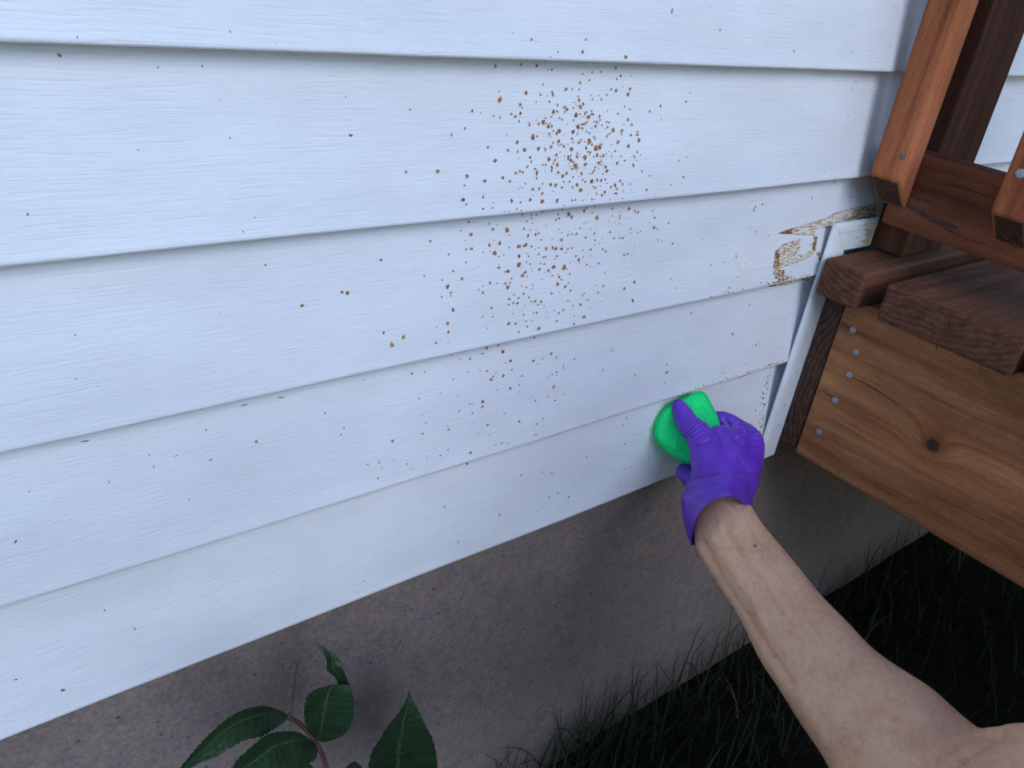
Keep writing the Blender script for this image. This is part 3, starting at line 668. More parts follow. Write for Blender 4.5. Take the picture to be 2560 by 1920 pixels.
for i, yc in enumerate(BY):
    b_ = baluster(yc)
    sc = on(2255, 391, 0, 8.098) if i == 0 else (on(2551, 434, 0, 8.098) if i == 1 else np.array([8.098, yc, 3.4]))
    obj('screw', disc_bm((8.0985, sc[1] if i < 2 else yc, sc[2]), 0.040 if i else 0.034, 0.010 if i else 0.004, 12), GALV if i else SCREW_OLD, b_)

# splits and dark streaks in the boards
def ribbon(name, pts, ax, val, mat, parent, lift=0.003, n=10):
    """thin strip lying on the plane ax = val; pts: (px, py, half width px)"""
    Q = catmull([np.array([*on(a, b, ax, val), w * proj(on(a, b, ax, val))[2] / FPX]) for a, b, w in pts], n)
    vs, fs = [], []
    nrm = np.zeros(3); nrm[ax] = -1 if ax == 0 else 1
    for i, q in enumerate(Q):
        d = Q[min(i + 1, len(Q) - 1)][:3] - Q[max(i - 1, 0)][:3]; d /= np.linalg.norm(d); sd_ = np.cross(d, nrm)
        w = max(q[3], 0.001) * random.uniform(.6, 1.25); p0 = q[:3] + nrm * lift + sd_ * random.uniform(-.2, .2) * w
        vs += [W(p0 - sd_ * w), W(p0 + sd_ * w * random.uniform(.7, 1.2))]
        if i: k = 2 * i; fs.append((k - 2, k - 1, k + 1, k))
    return mesh(name, vs, fs, mat, parent)
def catmull(P, m_):
    P = [np.asarray(p_, float) for p_ in P]; out = []
    Q = [2 * P[0] - P[1]] + P + [2 * P[-1] - P[-2]]
    for i in range(1, len(Q) - 2):
        for s_ in range(m_):
            t = s_ / m_; a, b, c, d = Q[i - 1], Q[i], Q[i + 1], Q[i + 2]
            out.append(0.5 * ((2 * b) + (-a + c) * t + (2 * a - 5 * b + 4 * c - d) * t * t + (-a + 3 * b - 3 * c + d) * t ** 3))
    out.append(P[-1]); return out
ribbon('crack', [(2362, 457, .4), (2420, 474, 1.3), (2484, 496, .8)], 0, 8.415, CRACK, rail)
ribbon('crack', [(2300, 535, .3), (2400, 590, 1.0), (2460, 612, .3)], 0, 8.415, CRACK, rail)
ribbon('streak', [(2266, 512, 2), (2300, 531, 8), (2340, 550, 9), (2395, 571, 3)], 0, 8.415, STREAK, rail, .002, 24)
ribbon('streak', [(2275, 488, 1), (2300, 496, 5), (2330, 503, 1)], 0, 8.415, STREAK, rail, .002, 20)
ribbon('crack', [(2131, 944, .4), (2165, 960, 1.4), (2215, 990, 1.2), (2262, 1022, .3)], 0, 8.19, CRACK, rim)
ribbon('crack', [(2104, 808, .8), (2127, 821, .8)], 0, 8.19, CRACK, rim)
ribbon('crack', [(2058, 976, .3), (2084, 994, .9)], 0, 8.19, CRACK, rim)
ribbon('crack', [(2316, 763, .6), (2430, 735, 1.0), (2560, 712, .5)], 2, DZ1, CRACK, deck_boards[1])
ribbon('crack', [(2374, 790, .4), (2374, 815, .9), (2374, 828, .2)], 0, DX, CRACK, deck_boards[1])
ribbon('crack', [(2352, 845, .2), (2344, 862, 1.0), (2340, 880, .8)], 0, DX, CRACK, deck_boards[1])
ribbon('crack', [(2458, 890, .3), (2454, 915, 1.1), (2452, 935, .6)], 0, DX, CRACK, deck_boards[1])

# ------------------------------------------------------------------ lofted organic meshes
def tube(secs, n=28):
    """secs: (centre u, axis-a vector u, axis-b vector u): closed elliptical loft"""
    vs, fs = [], []
    for (c, a, b) in secs:
        for i in range(n):
            t = 2 * math.pi * i / n; vs.append(np.asarray(c) + np.asarray(a) * math.cos(t) + np.asarray(b) * math.sin(t))
    for k in range(len(secs) - 1):
        for i in range(n):
            j = (i + 1) % n; fs.append((k * n + i, k * n + j, (k + 1) * n + j, (k + 1) * n + i))
    fs.append(tuple(range(n))[::-1]); fs.append(tuple(range((len(secs) - 1) * n, len(secs) * n)))
    return vs, fs
def catmull(P, m_):
    P = [np.asarray(p_, float) for p_ in P]; out = []
    Q = [2 * P[0] - P[1]] + P + [2 * P[-1] - P[-2]]
    for i in range(1, len(Q) - 2):
        for s_ in range(m_):
            t = s_ / m_; a, b, c, d = Q[i - 1], Q[i], Q[i + 1], Q[i + 2]
            out.append(0.5 * ((2 * b) + (-a + c) * t + (2 * a - 5 * b + 4 * c - d) * t * t + (-a + 3 * b - 3 * c + d) * t ** 3))
    out.append(P[-1]); return out
def ball(c, r, n=16):
    vs, fs = [], []
    m_ = n // 2
    for j in range(m_ + 1):
        ph = math.pi * j / m_
        for i in range(n):
            t = 2 * math.pi * i / n
            vs.append(np.asarray(c) + r * np.array([math.sin(ph) * math.cos(t), math.sin(ph) * math.sin(t), math.cos(ph)]))
    for j in range(m_):
        for i in range(n):
            k = (i + 1) % n; fs.append((j * n + i, j * n + k, (j + 1) * n + k, (j + 1) * n + i))
    return vs, fs
class Soup:
    def chainw(s, pts, m_=6, flat=1.0):
        Q = catmull([np.array(p_, float) for p_ in pts], m_); secs = []
        for i, q in enumerate(Q):
            d = Q[min(i + 1, len(Q) - 1)][:3] - Q[max(i - 1, 0)][:3]; d /= np.linalg.norm(d)
            a = np.cross(d, [0.3, .2, .93]); a /= np.linalg.norm(a); b = np.cross(a, d); secs.append((q[:3], a * q[3] * (flat if flat < 1 else 1), b * q[3]))
        s.add(tube(secs)); s.add(ball(Q[0][:3], Q[0][3] * min(1, flat))); s.add(ball(Q[-1][:3], Q[-1][3] * min(1, flat)))
    def __init__(s): s.v, s.f = [], []
    def add(s, vf):
        b = len(s.v); s.v += [tuple(x) for x in vf[0]]; s.f += [tuple(i + b for i in f) for f in vf[1]]
    def chain(s, pts, m_=6, flat=1.0):
        """pts: (px, py, depth, radius px) -> tapered round chain with ball ends"""
        Q = catmull([np.array([*at(p_[0], p_[1], p_[2]), p_[3] * p_[2] / FPX]) for p_ in pts], m_)
        secs = []
        for i, q in enumerate(Q):
            d = Q[min(i + 1, len(Q) - 1)][:3] - Q[max(i - 1, 0)][:3]; d /= np.linalg.norm(d)
            view = (q[:3] - CU); view /= np.linalg.norm(view)
            a = np.cross(d, view); a /= np.linalg.norm(a) + 1e-9; b = np.cross(a, d)
            secs.append((q[:3], a * q[3], b * q[3] * flat))
        s.add(tube(secs)); s.add(ball(Q[0][:3], Q[0][3] * min(1, flat + .0))); s.add(ball(Q[-1][:3], Q[-1][3] * min(1, flat)))
def remesh(soup, name, voxel, smooth_it, mat, parent=None, post_fn=None):
    me = bpy.data.meshes.new(name + '_src'); me.from_pydata([tuple(W(v)) for v in soup.v], [], soup.f); me.update()
    bm = bmesh.new(); bm.from_mesh(me); bmesh.ops.recalc_face_normals(bm, faces=bm.faces); bm.to_mesh(me); bm.free()
    o = bpy.data.objects.new(name + '_src', me); COL.objects.link(o)
    md = o.modifiers.new('r', 'REMESH'); md.mode = 'VOXEL'; md.voxel_size = voxel; md.adaptivity = 0
    ms = o.modifiers.new('s', 'SMOOTH'); ms.factor = 0.5; ms.iterations = smooth_it
    dg = bpy.context.evaluated_depsgraph_get(); dg.update()
    out = bpy.data.meshes.new_from_object(o.evaluated_get(dg)); out.name = name
    bpy.data.objects.remove(o); bpy.data.meshes.remove(me)
    if post_fn:
        nv = len(out.vertices); co = np.empty(nv * 3); no = np.empty(nv * 3)
        out.vertices.foreach_get('co', co); out.vertices.foreach_get('normal', no)
        co = post_fn(co.reshape(-1, 3), no.reshape(-1, 3)); out.vertices.foreach_set('co', co.reshape(-1)); out.update()
    out.materials.clear()
    out.polygons.foreach_set('use_smooth', [True] * len(out.polygons))
    return link(name, out, mat, parent)
def to_px(co):
    u = co / S; u = u + np.array([0, 0, GZ]); q = (u - CU) @ RM.T
    return 1280 + FPX * q[:, 0] / q[:, 2], 960 + FPX * q[:, 1] / q[:, 2]
def line_field(px, py, pts, w):
    """gaussian profile around a polyline"""
    best = np.full(px.shape, 1e9)
    for (a, b) in zip(pts[:-1], pts[1:]):
        ax, ay, bx, by = *a, *b; L2 = (bx - ax) ** 2 + (by - ay) ** 2
        t = np.clip(((px - ax) * (bx - ax) + (py - ay) * (by - ay)) / L2, 0, 1)
        best = np.minimum(best, np.hypot(px - ax - t * (bx - ax), py - ay - t * (by - ay)))
    return np.exp(-(best / w) ** 2)

# ------------------------------------------------------------------ person: right forearm and gloved hand, with an added unseen body
person = thing('person', W((5.0, -8.3, GZ)), 'bare forearm reaching in from the lower right wearing a purple rubber glove', 'person')
arm = Soup()
PAIRS = [((1765, 1215), (1850, 1180), 7.98), ((1738, 1255), (1852, 1215), 7.80), ((1731, 1310), (1868, 1256), 7.62), ((1740, 1380), (1897, 1296), 7.48), ((1772, 1432), (1938, 1345), 7.36), ((1834, 1522), (1999, 1421), 7.10),
         ((1903, 1651), (2082, 1520), 6.78), ((1964, 1751), (2172, 1610), 6.52), ((2029, 1851), (2262, 1679), 6.30), ((2072, 1925), (2338, 1731), 6.12), ((2120, 2010), (2405, 1786), 6.00), ((2200, 2120), (2470, 1850), 5.88), ((2290, 2180), (2500, 1950), 5.85)]
rows = catmull([np.array([*p_[0], *p_[1], p_[2]], float) for p_ in PAIRS], 6)
secs = []
for r_ in rows:
    a, b = at(r_[0], r_[1], r_[4]), at(r_[2], r_[3], r_[4]); c = (a + b) / 2; va = (b - a) / 2
    v = c - CU; v /= np.linalg.norm(v); vb = v - va * (v @ va) / (va @ va); vb /= np.linalg.norm(vb)
    secs.append((c, va, vb * np.linalg.norm(va) * 0.82))
arm.add(tube(secs, 40))
arm.chain([(2340, 1850, 5.98, 62), (2440, 1892, 5.80, 68), (2530, 1892, 5.5, 74), (2620, 1888, 5.25, 76)])
arm.chain([(2360, 2005, 5.92, 150), (2480, 2018, 5.55, 168), (2640, 2040, 5.1, 188), (2950, 2085, 4.75, 215), (3450, 2110, 4.3, 262), (4000, 2200, 3.9, 300)])

def arm_post(co, no):
    px, py = to_px(co)
    g = lambda pts, w: line_field(px, py, pts, w)
    d = np.zeros(len(co))
    d -= 0.0022 * g([(1752, 1352), (1800, 1440), (1905, 1600), (1985, 1720)], 9)
    d += 0.0020 * g([(1782, 1345), (1830, 1420), (1920, 1560)], 12)
    d -= 0.0020 * g([(1812, 1330), (1870, 1420), (1955, 1540)], 9)
    d += 0.0014 * g([(1835, 1325), (1900, 1420), (1980, 1530)], 12)
    d += 0.0030 * g([(1810, 1262), (1850, 1290)], 30)
    d += 0.0030 * g([(1990, 1730), (2080, 1860)], 22)
    d -= 0.0040 * g([(2500, 1832), (2440, 1865), (2385, 1912)], 13)
    d -= 0.0022 * g([(2310, 1860), (2330, 1905)], 20)
    for pts in ([(1795, 1300), (1822, 1390), (1880, 1470), (1905, 1560), (1985, 1650)], [(1860, 1310), (1905, 1400), (1990, 1500), (2050, 1610), (2150, 1700)], [(1880, 1470), (1940, 1500), (2010, 1600)], [(2100, 1720), (2190, 1790), (2300, 1830)], [(2060, 1640), (2120, 1760), (2170, 1860)]):
        d += 0.0011 * g(pts, 5)
    d -= 0.0012 * g([(2100, 1700), (2200, 1860)], 26); d += 0.0018 * g([(2190, 1680), (2300, 1790)], 34)
    d += 0.0010 * np.sin(px * .021 + py * .013) * np.sin(py * .017 - px * .009)
    return co + no * d[:, None]
def bare(pts, m_=6, fl=1.0): arm.chainw(pts, m_, fl)  # unseen torso, head, legs and left arm, added and posed to block light
SQ = ((5.9, -8.9, -1.0, 7.35, -5.0, -1.6, 6.9, -8.0, -3.75), (4.5, -9.2, -1.0, 3.6, -6.6, -1.3, 3.9, -8.6, -3.75))
bare([(5.75, -5.95, 1.7, .62), (5.0, -6.2, 2.1, 1.15), (3.6, -6.6, 2.6, 1.05), (2.6, -7.0, 2.65, .62)], fl=.8)
bare([(4.3, -6.5, 2.5, .95), (4.7, -7.2, 1.0, 1.5), (5.0, -8.5, -0.2, 1.3), (5.2, -9.0, -.9, 1.4)])
bare([(4.2, -6.5, 2.7, .55), (3.9, -6.3, 3.5, .52), (3.6, -6.3, 4.0, .6)])
bare([(3.7, -6.6, 3.9, .62), (3.6, -6.5, 4.5, .78), (3.7, -6.7, 4.9, .70)])
bare([(3.05, -5.98, 4.2, .10), (2.9, -5.9, 4.12, .15)])
for sx in SQ:
    bare([(*sx[0:3], .95), (*sx[3:6], .60)]); bare([(*sx[3:6], .58), (*sx[6:9], .36)])
    bare([(sx[6], sx[7] - .3, GZ + .32, .30), (sx[6], sx[7] + .6, GZ + .32, .36), (sx[6] - .1, sx[7] + 1.5, GZ + .2, .26)])
bare([(2.6, -7.0, 2.65, .55), (1.4, -7.1, 1.4, .45), (.2, -5.9, 2.4, .36), (-.25, -5.15, 3.3, .27)])
bare([(-.25, -5.15, 3.3, .3), (-.2, -5.0, 3.9, .36)], fl=.6)
for i in range(4): bare([(-.42 + .16 * i, -4.95 - .05 * i, 4.0, .085), (-.46 + .16 * i, -4.78 - .05 * i, 4.3, .08), (-.40 + .14 * i, -4.95 - .04 * i, 4.52 - .04 * abs(i - 1), .07)])
bare([(.05, -5.05, 3.75, .11), (.22, -4.95, 4.1, .095), (.2, -4.98, 4.35, .08)])
body = remesh(arm, 'body', 0.003, 9, SKIN, person, arm_post)
# clothes of the unseen crouching body, added to shade the lower right
SHIRT = simple('charcoal_cotton', (0.045, 0.045, 0.05), 0.9, .2, 60, .3, .002); DENIM = simple('blue_denim', (0.04, 0.055, 0.095), .9, .25, 200, .4, .001); HAIRC = simple('brown_hair', (0.05, 0.03, 0.018), .6, .3, 200, .6, .003); SHOE = simple('grey_shoe', (0.12, 0.12, 0.12), .7, .2, 60)
sh = Soup()
sh.chainw([(5.78, -5.9, 1.66, .72), (5.0, -6.2, 2.1, 1.25), (3.6, -6.6, 2.6, 1.14), (2.5, -7.02, 2.65, .70)], 6, .85)
sh.chainw([(4.3, -6.5, 2.4, 1.04), (4.7, -7.2, 1.0, 1.62), (5.0, -8.5, -0.2, 1.42), (5.16, -8.9, -.75, 1.5)]); sh.chainw([(2.6, -7.0, 2.65, .66), (1.95, -7.18, 1.85, .62)])
remesh(sh, 'shirt', 0.006, 6, SHIRT, person)
tr = Soup(); tr.chainw([(5.0, -8.5, -0.3, 1.3), (5.2, -9.0, -.95, 1.52)])
for sx in SQ:
    tr.chainw([(*sx[0:3], 1.05), (*sx[3:6], .72)]); tr.chainw([(*sx[3:6], .70), (sx[6], sx[7], -3.6, .52)])
remesh(tr, 'trousers', 0.006, 6, DENIM, person)
for sx in SQ:
    q = Soup(); q.chainw([(sx[6], sx[7] - .35, GZ + .36, .38), (sx[6], sx[7] + .6, GZ + .36, .45), (sx[6] - .1, sx[7] + 1.6, GZ + .26, .32)]); remesh(q, 'shoe', 0.006, 4, SHOE, person)
q = Soup(); q.chainw([(3.85, -6.85, 4.15, .66), (3.72, -6.65, 4.65, .82), (3.72, -6.72, 4.95, .74)]); remesh(q, 'hair', 0.006, 3, HAIRC, person)


gl = Soup()
# palm and back of the hand
gl.chain([(1749, 1085, 8.05, 34), (1770, 1135, 7.95, 46), (1790, 1195, 7.82, 62)])          # thumb side
gl.chain([(1866, 1118, 8.18, 46), (1850, 1165, 8.02, 54), (1826, 1222, 7.82, 60)])          # index side
gl.chain([(1822, 1118, 8.10, 56), (1815, 1165, 7.98, 66), (1802, 1225, 7.80, 70)])
gl.chain([(1795, 1100, 8.10, 38), (1840, 1100, 8.12, 40)])
gl.chain([(1840, 1190, 8.15, 50), (1800, 1215, 8.05, 55)])
# thumb
gl.chain([(1698, 1017, 8.28, 19.5), (1706, 1034, 8.24, 25), (1718, 1056, 8.17, 28.5), (1736, 1076, 8.10, 32), (1760, 1100, 8.02, 38)])
# index finger, curling round behind the sponge
gl.chain([(1872, 1120, 8.18, 38), (1876, 1096, 8.30, 29), (1846, 1072, 8.42, 25), (1812, 1052, 8.46, 23), (1785, 1046, 8.50, 19)])
# middle, ring and little finger behind and below it
gl.chain([(1866, 1140, 8.22, 36), (1870, 1112, 8.42, 26), (1830, 1095, 8.58, 23), (1785, 1095, 8.62, 20), (1750, 1098, 8.62, 18)])
gl.chain([(1845, 1170, 8.22, 34), (1835, 1150, 8.45, 25), (1790, 1140, 8.55, 22), (1745, 1140, 8.56, 19)])
gl.chain([(1815, 1200, 8.20, 34), (1795, 1186, 8.40, 24), (1750, 1176, 8.44, 20), (1714, 1178, 8.42, 22), (1708, 1182, 8.42, 19)])
gl.chain([(1712, 1182, 8.40, 20), (1732, 1200, 8.25, 26), (1765, 1205, 8.10, 34)])
# loose open cuff, a thin shell
def ring3(pts):   # closed catmull through control points
    P = [np.asarray(p_, float) for p_ in pts]; n = len(P); out = []
    for i in range(n):
        a, b, c, d = P[i - 1], P[i], P[(i + 1) % n], P[(i + 2) % n]
        for s_ in range(6):
            t = s_ / 6; out.append(0.5 * ((2 * b) + (-a + c) * t + (2 * a - 5 * b + 4 * c - d) * t * t + (-a + 3 * b - 3 * c + d) * t ** 3))
    return out
# control order: right, front-right, front, front-left, left, back-left, back, back-right  (px, py, depth)
R0 = [(1896, 1185, 7.95), (1868, 1180, 7.62), (1810, 1185, 7.45), (1748, 1195, 7.55), (1712, 1210, 7.92), (1745, 1210, 8.25), (1810, 1205, 8.38), (1868, 1190, 8.25)]
R1 = [(1884, 1232, 7.80), (1858, 1215, 7.48), (1806, 1215, 7.30), (1742, 1235, 7.42), (1703, 1262, 7.75), (1728, 1262, 8.05), (1800, 1250, 8.15), (1858, 1240, 8.05)]
R2 = [(1882, 1266, 7.72), (1862, 1252, 7.38), (1822, 1235, 7.20), (1758, 1260, 7.24), (1715, 1310, 7.52), (1728, 1330, 7.86), (1800, 1290, 7.98), (1862, 1275, 7.92)]
R3 = [(1883, 1272, 7.70), (1863, 1256, 7.36), (1824, 1237, 7.18), (1760, 1264, 7.20), (1729, 1322, 7.30), (1733, 1366, 7.60), (1805, 1310, 7.92), (1862, 1282, 7.90)]
rings = []
for RR in catmull([np.array([c for p_ in R for c in p_], float) for R in (R0, R1, R2, R3)], 6):
    rings.append(ring3([at(*p_) for p_ in RR.reshape(-1, 3)]))
n_ = len(rings[0]); m_ = len(rings)
vs, fs = [], []
for inner in (0, 1):
    for R in rings:
        c = sum(R) / n_
        for q in R: vs.append(q + (c - q) / np.linalg.norm(c - q) * (0.024 * inner))
for s_ in (0, 1):
    o_ = s_ * n_ * m_
    for k in range(m_ - 1):
        for i in range(n_):
            j = (i + 1) % n_; f = (o_ + k * n_ + i, o_ + k * n_ + j, o_ + (k + 1) * n_ + j, o_ + (k + 1) * n_ + i); fs.append(f if not s_ else f[::-1])
for k in (0, m_ - 1):
    for i in range(n_):
        j = (i + 1) % n_; fs.append((k * n_ + i, k * n_ + j, n_ * m_ + k * n_ + j, n_ * m_ + k * n_ + i))
gl.add((vs, fs))
def glove_post(co, no):
    px, py = to_px(co); d = np.zeros(len(co))
    # bunched rubber at the base of the thumb
    ax = np.array([0.60, 0.80]); s_ = (px - 1740) * ax[0] + (py - 1075) * ax[1]; t_ = (px - 1740) * -ax[1] + (py - 1075) * ax[0]
    msk = np.exp(-(s_ / 24) ** 2) * np.exp(-(t_ / 48) ** 2)
    d += 0.0011 * msk * np.sin((s_ + 0.004 * t_ * t_) * 0.62)
    d -= 0.0022 * line_field(px, py, [(1738, 1112), (1765, 1104), (1782, 1094)], 5)
    for pts, w, a in (([(1768, 1062), (1790, 1072), (1815, 1074)], 4, .0013), ([(1762, 1074), (1790, 1086), (1820, 1088)], 4, .0011), ([(1700, 1060), (1712, 1052), (1728, 1047)], 3, .0010), ([(1694, 1046), (1708, 1040), (1722, 1036)], 3, .0008), ([(1845, 1060), (1868, 1078), (1890, 1082)], 4, .0012), ([(1838, 1096), (1866, 1092), (1896, 1098)], 4, .0014), ([(1850, 1112), (1880, 1108), (1905, 1116)], 4, .0010), ([(1812, 1048), (1824, 1064), (1836, 1088)], 5, .0018), ([(1745, 1150), (1775, 1160), (1800, 1150)], 5, .0009), ([(1850, 1150), (1872, 1180), (1880, 1215)], 6, .0011), ([(1722, 1225), (1760, 1220), (1795, 1228), (1830, 1216)], 4, .0012), ([(1735, 1245), (1762, 1232), (1800, 1230)], 4, .0010), ([(1786, 1110), (1800, 1150), (1806, 1190)], 10, -.0012), ([(1838, 1118), (1836, 1160), (1826, 1195)], 10, -.0012)):
        d -= a * line_field(px, py, pts, w)
    d -= 0.0012 * line_field(px, py, [(1763, 1206), (1790, 1204), (1822, 1216)], 4)
    d -= 0.0016 * line_field(px, py, [(1800, 1068), (1824, 1086), (1846, 1104)], 6)
    d += 0.0007 * np.sin(px * .16 + py * .05) * np.exp(-((px - 1880) / 40) ** 2 - ((py - 1090) / 30) ** 2)
    d += 0.0009 * np.sin(py * .11 - px * .05) * np.exp(-((py - 1225) / 35) ** 2)
    return co + no * d[:, None]
glove = remesh(gl, 'rubber_glove', 0.0012, 9, GLOVE, person, glove_post)
glove['label'] = 'purple rubber glove with a loose open cuff'
# mole and fine hair on the forearm
def arm_surface(samples):
    """front-facing points of the arm mesh"""
    me = body.data; nv = len(me.vertices); co = np.empty(nv * 3); no = np.empty(nv * 3)
    me.vertices.foreach_get('co', co); me.vertices.foreach_get('normal', no); co = co.reshape(-1, 3); no = no.reshape(-1, 3)
    px, py = to_px(co); view = co - np.array(W(CU)); view /= np.linalg.norm(view, axis=1)[:, None]
    return co, no, px, py, (no * view).sum(1)
co, no, px, py, fc = arm_surface(0)
i_ = np.argmin(np.hypot(px - 1887, py - 1366) + (fc > -.2) * 1e4)
vs, fs = ball((0, 0, 0), 1, 10); nrm = no[i_]
mesh('mole', [tuple(co[i_] + np.asarray(v) * .0016 - nrm * .0009) for v in vs], fs, MOLE, body, True)
vs, fs = [], []
cand = np.where((fc < 0.25) & (px > 1740) & (px < 2440) & (py > 1265) & (py < 1930))[0]
adir = np.array(at(2300, 1800, 6.2) - at(1850, 1350, 7.4)); adir /= np.linalg.norm(adir)
adir = -adir
for i_ in rng.choice(cand, 4200):
    wgt = np.exp(-((fc[i_] - .05) / .45) ** 2)
    if random.random() > 0.06 + wgt * .9: continue
    n0 = no[i_]; L_ = random.uniform(.004, .011)
    side = np.cross(n0, adir); side /= np.linalg.norm(side) + 1e-9
    dr = adir * random.uniform(.5, 1) + n0 * random.uniform(.25, .6) + side * random.uniform(-.6, .6); dr /= np.linalg.norm(dr)
    p0 = co[i_] - n0 * .0004; p1 = p0 + dr * L_ * .55; p2 = p0 + dr * L_ - n0 * L_ * .18
    wv = np.cross(dr, n0); wv /= np.linalg.norm(wv) + 1e-9; wv *= .00007
    b = len(vs); vs += [p0 - wv, p0 + wv, p1 + wv * .8, p1 - wv * .8, p2]; fs += [(b, b + 1, b + 2, b + 3), (b + 3, b + 2, b + 4)]
h_ = mesh('arm_hair', vs, fs, HAIR, body); h_['kind'] = 'stuff'

# ------------------------------------------------------------------ sponge, pinched between thumb and fingers
cS = at(1722, 1074, 8.40)
vdir = ray(1722, 1074); vdir /= np.linalg.norm(vdir)
upS = at(1740, 985, 8.45) - at(1700, 1160, 8.33); LS = np.linalg.norm(upS); upS /= LS
nS = -vdir - upS * (-vdir @ upS); nS /= np.linalg.norm(nS); sS = np.cross(upS, nS)
SO = [(1705, 994), (1755, 979), (1778, 1010), (1800, 1062), (1800, 1110), (1775, 1150), (1728, 1162), (1688, 1146), (1648, 1112), (1636, 1080), (1645, 1040), (1675, 1008)]
cl = np.array([1722, 1074], float)
out = ring3([np.array([a, b, 0.0]) for a, b in SO])
LV = [(0.80, -0.17), (0.93, -0.145), (1.0, -0.09), (1.02, 0.0), (1.0, 0.08), (0.94, 0.14), (0.80, 0.175), (0.4, 0.195)]
vs, fs = [], []
for (sc, dz) in LV:
    for q in out:
        x, y = cl + (q[:2] - cl) * sc; vs.append(at(x, y, 8.44 + dz))
n_ = len(out)
for k in range(len(LV) - 1):
    for i in range(n_):
        j = (i + 1) % n_; fs.append((k * n_ + i, k * n_ + j, (k + 1) * n_ + j, (k + 1) * n_ + i))
vs.append(at(cl[0], cl[1], 8.44 - 0.185)); c0 = len(vs) - 1
vs.append(at(cl[0], cl[1], 8.44 + 0.20)); c1 = len(vs) - 1
for i in range(n_):
    j = (i + 1) % n_; fs.append((j, i, c0)); b = (len(LV) - 1) * n_; fs.append((b + i, b + j, c1))
sp = mesh('sponge', [W(v) for v in vs], fs, SPONGE, None, True)
tag(sp, 'bright green scrubbing sponge pinched in the purple glove against the white siding', 'sponge')
md = sp.modifiers.new('sub', 'SUBSURF'); md.levels = 2; md.render_levels = 2

# ------------------------------------------------------------------ leafy plant by the foundation
plant = thing('leafy_plant', W((2.6, -0.5, GZ)), 'dark green plant with pointed serrated leaves in front of the concrete foundation', 'plant')
def z5(a, b): return (400 + a / 2.765, 1500 + b / 2.765)
def leaf(left, right, yl, yr, fold=0.05, curl=0.0, ser=0.012, flip=False):
    """left/right edge stations base->tip (photo points); yl/yr: distance off the wall at base and tip"""
    n = len(left); st = []
    for i in range(n):
        t = i / (n - 1); d = yl + (yr - yl) * t + curl * math.sin(math.pi * t)
        a, b = on(*z5(*left[i]), 1, -d), on(*z5(*right[i]), 1, -d)
        st.append(np.array([*a, *b]))
    m_ = 8; Q = catmull(st, m_); vs, fs = [], []
    N = 8
    for i, q in enumerate(Q):
        a, b = q[:3].copy(), q[3:].copy(); c = (a + b) / 2; w = b - a; wl = np.linalg.norm(w) + 1e-9
        s_ = (1 if i % 2 else 0) * ser * min(1, wl / .2)
        a = a - w / wl * s_; b = b + w / wl * s_
        for j in range(N + 1):
            u = j / N; p_ = a + (b - a) * u; v_ = abs(u - .5) * 2
            p_ = p_ + np.array([0, -1, 0]) * (fold * wl * (v_ ** 1.3) - 0.0) + np.array([0, 1, 0]) * fold * wl * .5
            ve = .012 * wl * math.sin((i / m_ * 2.2 + v_ * 1.6) * 2 * math.pi) * (1 - v_ * .3)
            p_[1] -= ve * 1.2
            vs.append(W(p_))
    for i in range(len(Q) - 1):
        for j in range(N):
            k = i * (N + 1) + j; fs.append((k, k + 1, k + N + 2, k + N + 1))
    return vs, fs
def leaf_obj(*a, **k):
    vs, fs = leaf(*a, **k); o = mesh('leaf', vs, fs, LEAF, plant, True)
    at_ = o.data.attributes.new('blade', 'FLOAT_VECTOR', 'POINT'); n9 = len(vs) // 9
    at_.data.foreach_set('vector', np.array([(j / 8 - .5, i / 8.0, 0) for i in range(n9) for j in range(9)], float).reshape(-1)); return o
leaf_obj([(890, 798), (800, 745), (700, 720), (600, 733), (480, 790), (350, 900), (250, 1010), (150, 1140), (90, 1230)],
         [(888, 815), (845, 835), (780, 872), (690, 920), (575, 950), (470, 1010), (380, 1070), (250, 1130), (110, 1240)], .45, .75, .16, .18)
leaf_obj([(1062, 975), (960, 905), (880, 886), (780, 890), (700, 920), (600, 1010), (515, 1100), (490, 1200)],
         [(1076, 990), (1078, 1040), (1050, 1085), (960, 1130), (880, 1170), (780, 1220), (650, 1260), (500, 1215)], .50, .80, .14, .1)
leaf_obj([(1088, 970), (1030, 905), (990, 820), (985, 735), (1000, 670), (1050, 612), (1150, 590), (1215, 592)],
         [(1110, 984), (1200, 952), (1270, 900), (1310, 820), (1326, 720), (1320, 640), (1305, 590), (1290, 575)], .50, .62, .12, .1)
leaf_obj([(1235, 600), (1205, 530), (1150, 475), (1145, 400), (1108, 345), (1068, 300)],
         [(1310, 592), (1285, 535), (1256, 470), (1250, 430), (1190, 346), (1072, 298)], .58, .50, .22, .08)
leaf_obj([(1440, 1300), (1420, 1160), (1440, 1035), (1500, 950), (1560, 862), (1640, 780), (1700, 690), (1719, 632)],
         [(1880, 1300), (1892, 1160), (1885, 1035), (1862, 930), (1820, 850), (1780, 760), (1746, 682), (1722, 632)], .6, .72, .12, .15)
leaf_obj([(1270, 1260), (1280, 1165), (1310, 1130), (1340, 1114)], [(1440, 1260), (1400, 1165), (1370, 1130), (1344, 1114)], .5, .55, .1)
leaf_obj([(1050, 1140), (980, 1118), (920, 1125), (860, 1165), (800, 1230)], [(1052, 1150), (1060, 1200), (1000, 1260), (900, 1290), (810, 1240)], .45, .6, .1)
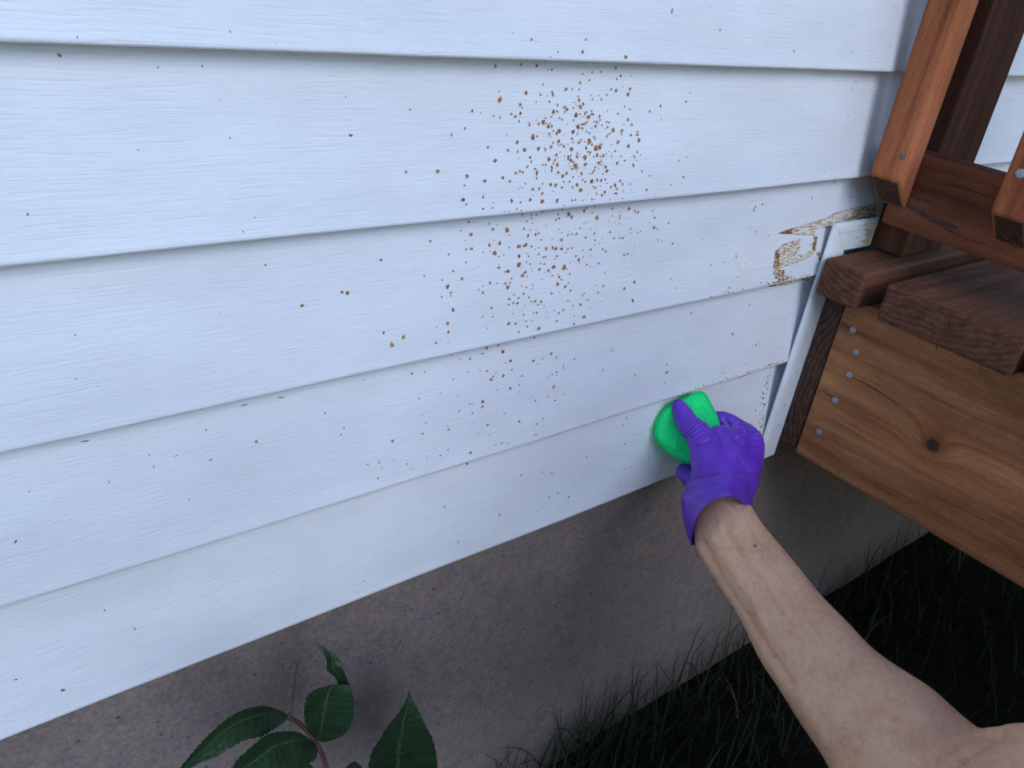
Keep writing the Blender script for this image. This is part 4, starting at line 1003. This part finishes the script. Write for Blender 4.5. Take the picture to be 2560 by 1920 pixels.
def stem(pts, r):
    Q = catmull([on(*z5(a, b), 1, -d) for a, b, d in pts], 6); secs = []
    for i, q in enumerate(Q):
        dd = Q[min(i + 1, len(Q) - 1)] - Q[max(i - 1, 0)]; dd /= np.linalg.norm(dd)
        a = np.cross(dd, [0, 1, 0.1]); a /= np.linalg.norm(a); b = np.cross(a, dd); secs.append((q, a * r, b * r))
    vs, fs = tube(secs, 8); mesh('stem', [W(v) for v in vs], fs, STEM, plant, True)
stem([(880, 803, .45), (960, 850, .47), (1040, 935, .5), (1090, 1005, .5), (1140, 1120, .5), (1200, 1350, .52), (1260, 1700, .5), (1300, 2300, .3)], 0.017)
stem([(1660, 1280, .6), (1600, 1500, .55), (1450, 1900, .4), (1330, 2300, .3)], 0.017)

# ------------------------------------------------------------------ grass along the foundation
def grass_mesh(n, xf, yf, lmin, lmax):
    vs, fs = [], []
    for _ in range(n):
        x, y = xf(), yf(); L_ = random.uniform(lmin, lmax); az = random.uniform(0, 6.28); bend = random.uniform(.2, 1.5); lean = random.uniform(0, .5)
        w0 = random.uniform(.006, .016); p_ = np.array([x, y, GZ - .05]); ang = lean; b = len(vs); dirn = np.array([math.cos(az), math.sin(az)]); sd_ = np.array([-dirn[1], dirn[0]])
        K = 5
        for k in range(K + 1):
            ww = w0 * (1 - k / K) ** .7
            vs.append(W((p_[0] - sd_[0] * ww, min(p_[1] - sd_[1] * ww, .17), p_[2]))); vs.append(W((p_[0] + sd_[0] * ww, min(p_[1] + sd_[1] * ww, .17), p_[2])))
            p_ = p_ + np.array([dirn[0] * math.sin(ang), dirn[1] * math.sin(ang), math.cos(ang)]) * L_ / K; ang += bend / K * random.uniform(.6, 1.4)
            p_[1] = min(p_[1], .16)
        for k in range(K): fs.append((b + 2 * k, b + 2 * k + 1, b + 2 * k + 3, b + 2 * k + 2))
    return vs, fs
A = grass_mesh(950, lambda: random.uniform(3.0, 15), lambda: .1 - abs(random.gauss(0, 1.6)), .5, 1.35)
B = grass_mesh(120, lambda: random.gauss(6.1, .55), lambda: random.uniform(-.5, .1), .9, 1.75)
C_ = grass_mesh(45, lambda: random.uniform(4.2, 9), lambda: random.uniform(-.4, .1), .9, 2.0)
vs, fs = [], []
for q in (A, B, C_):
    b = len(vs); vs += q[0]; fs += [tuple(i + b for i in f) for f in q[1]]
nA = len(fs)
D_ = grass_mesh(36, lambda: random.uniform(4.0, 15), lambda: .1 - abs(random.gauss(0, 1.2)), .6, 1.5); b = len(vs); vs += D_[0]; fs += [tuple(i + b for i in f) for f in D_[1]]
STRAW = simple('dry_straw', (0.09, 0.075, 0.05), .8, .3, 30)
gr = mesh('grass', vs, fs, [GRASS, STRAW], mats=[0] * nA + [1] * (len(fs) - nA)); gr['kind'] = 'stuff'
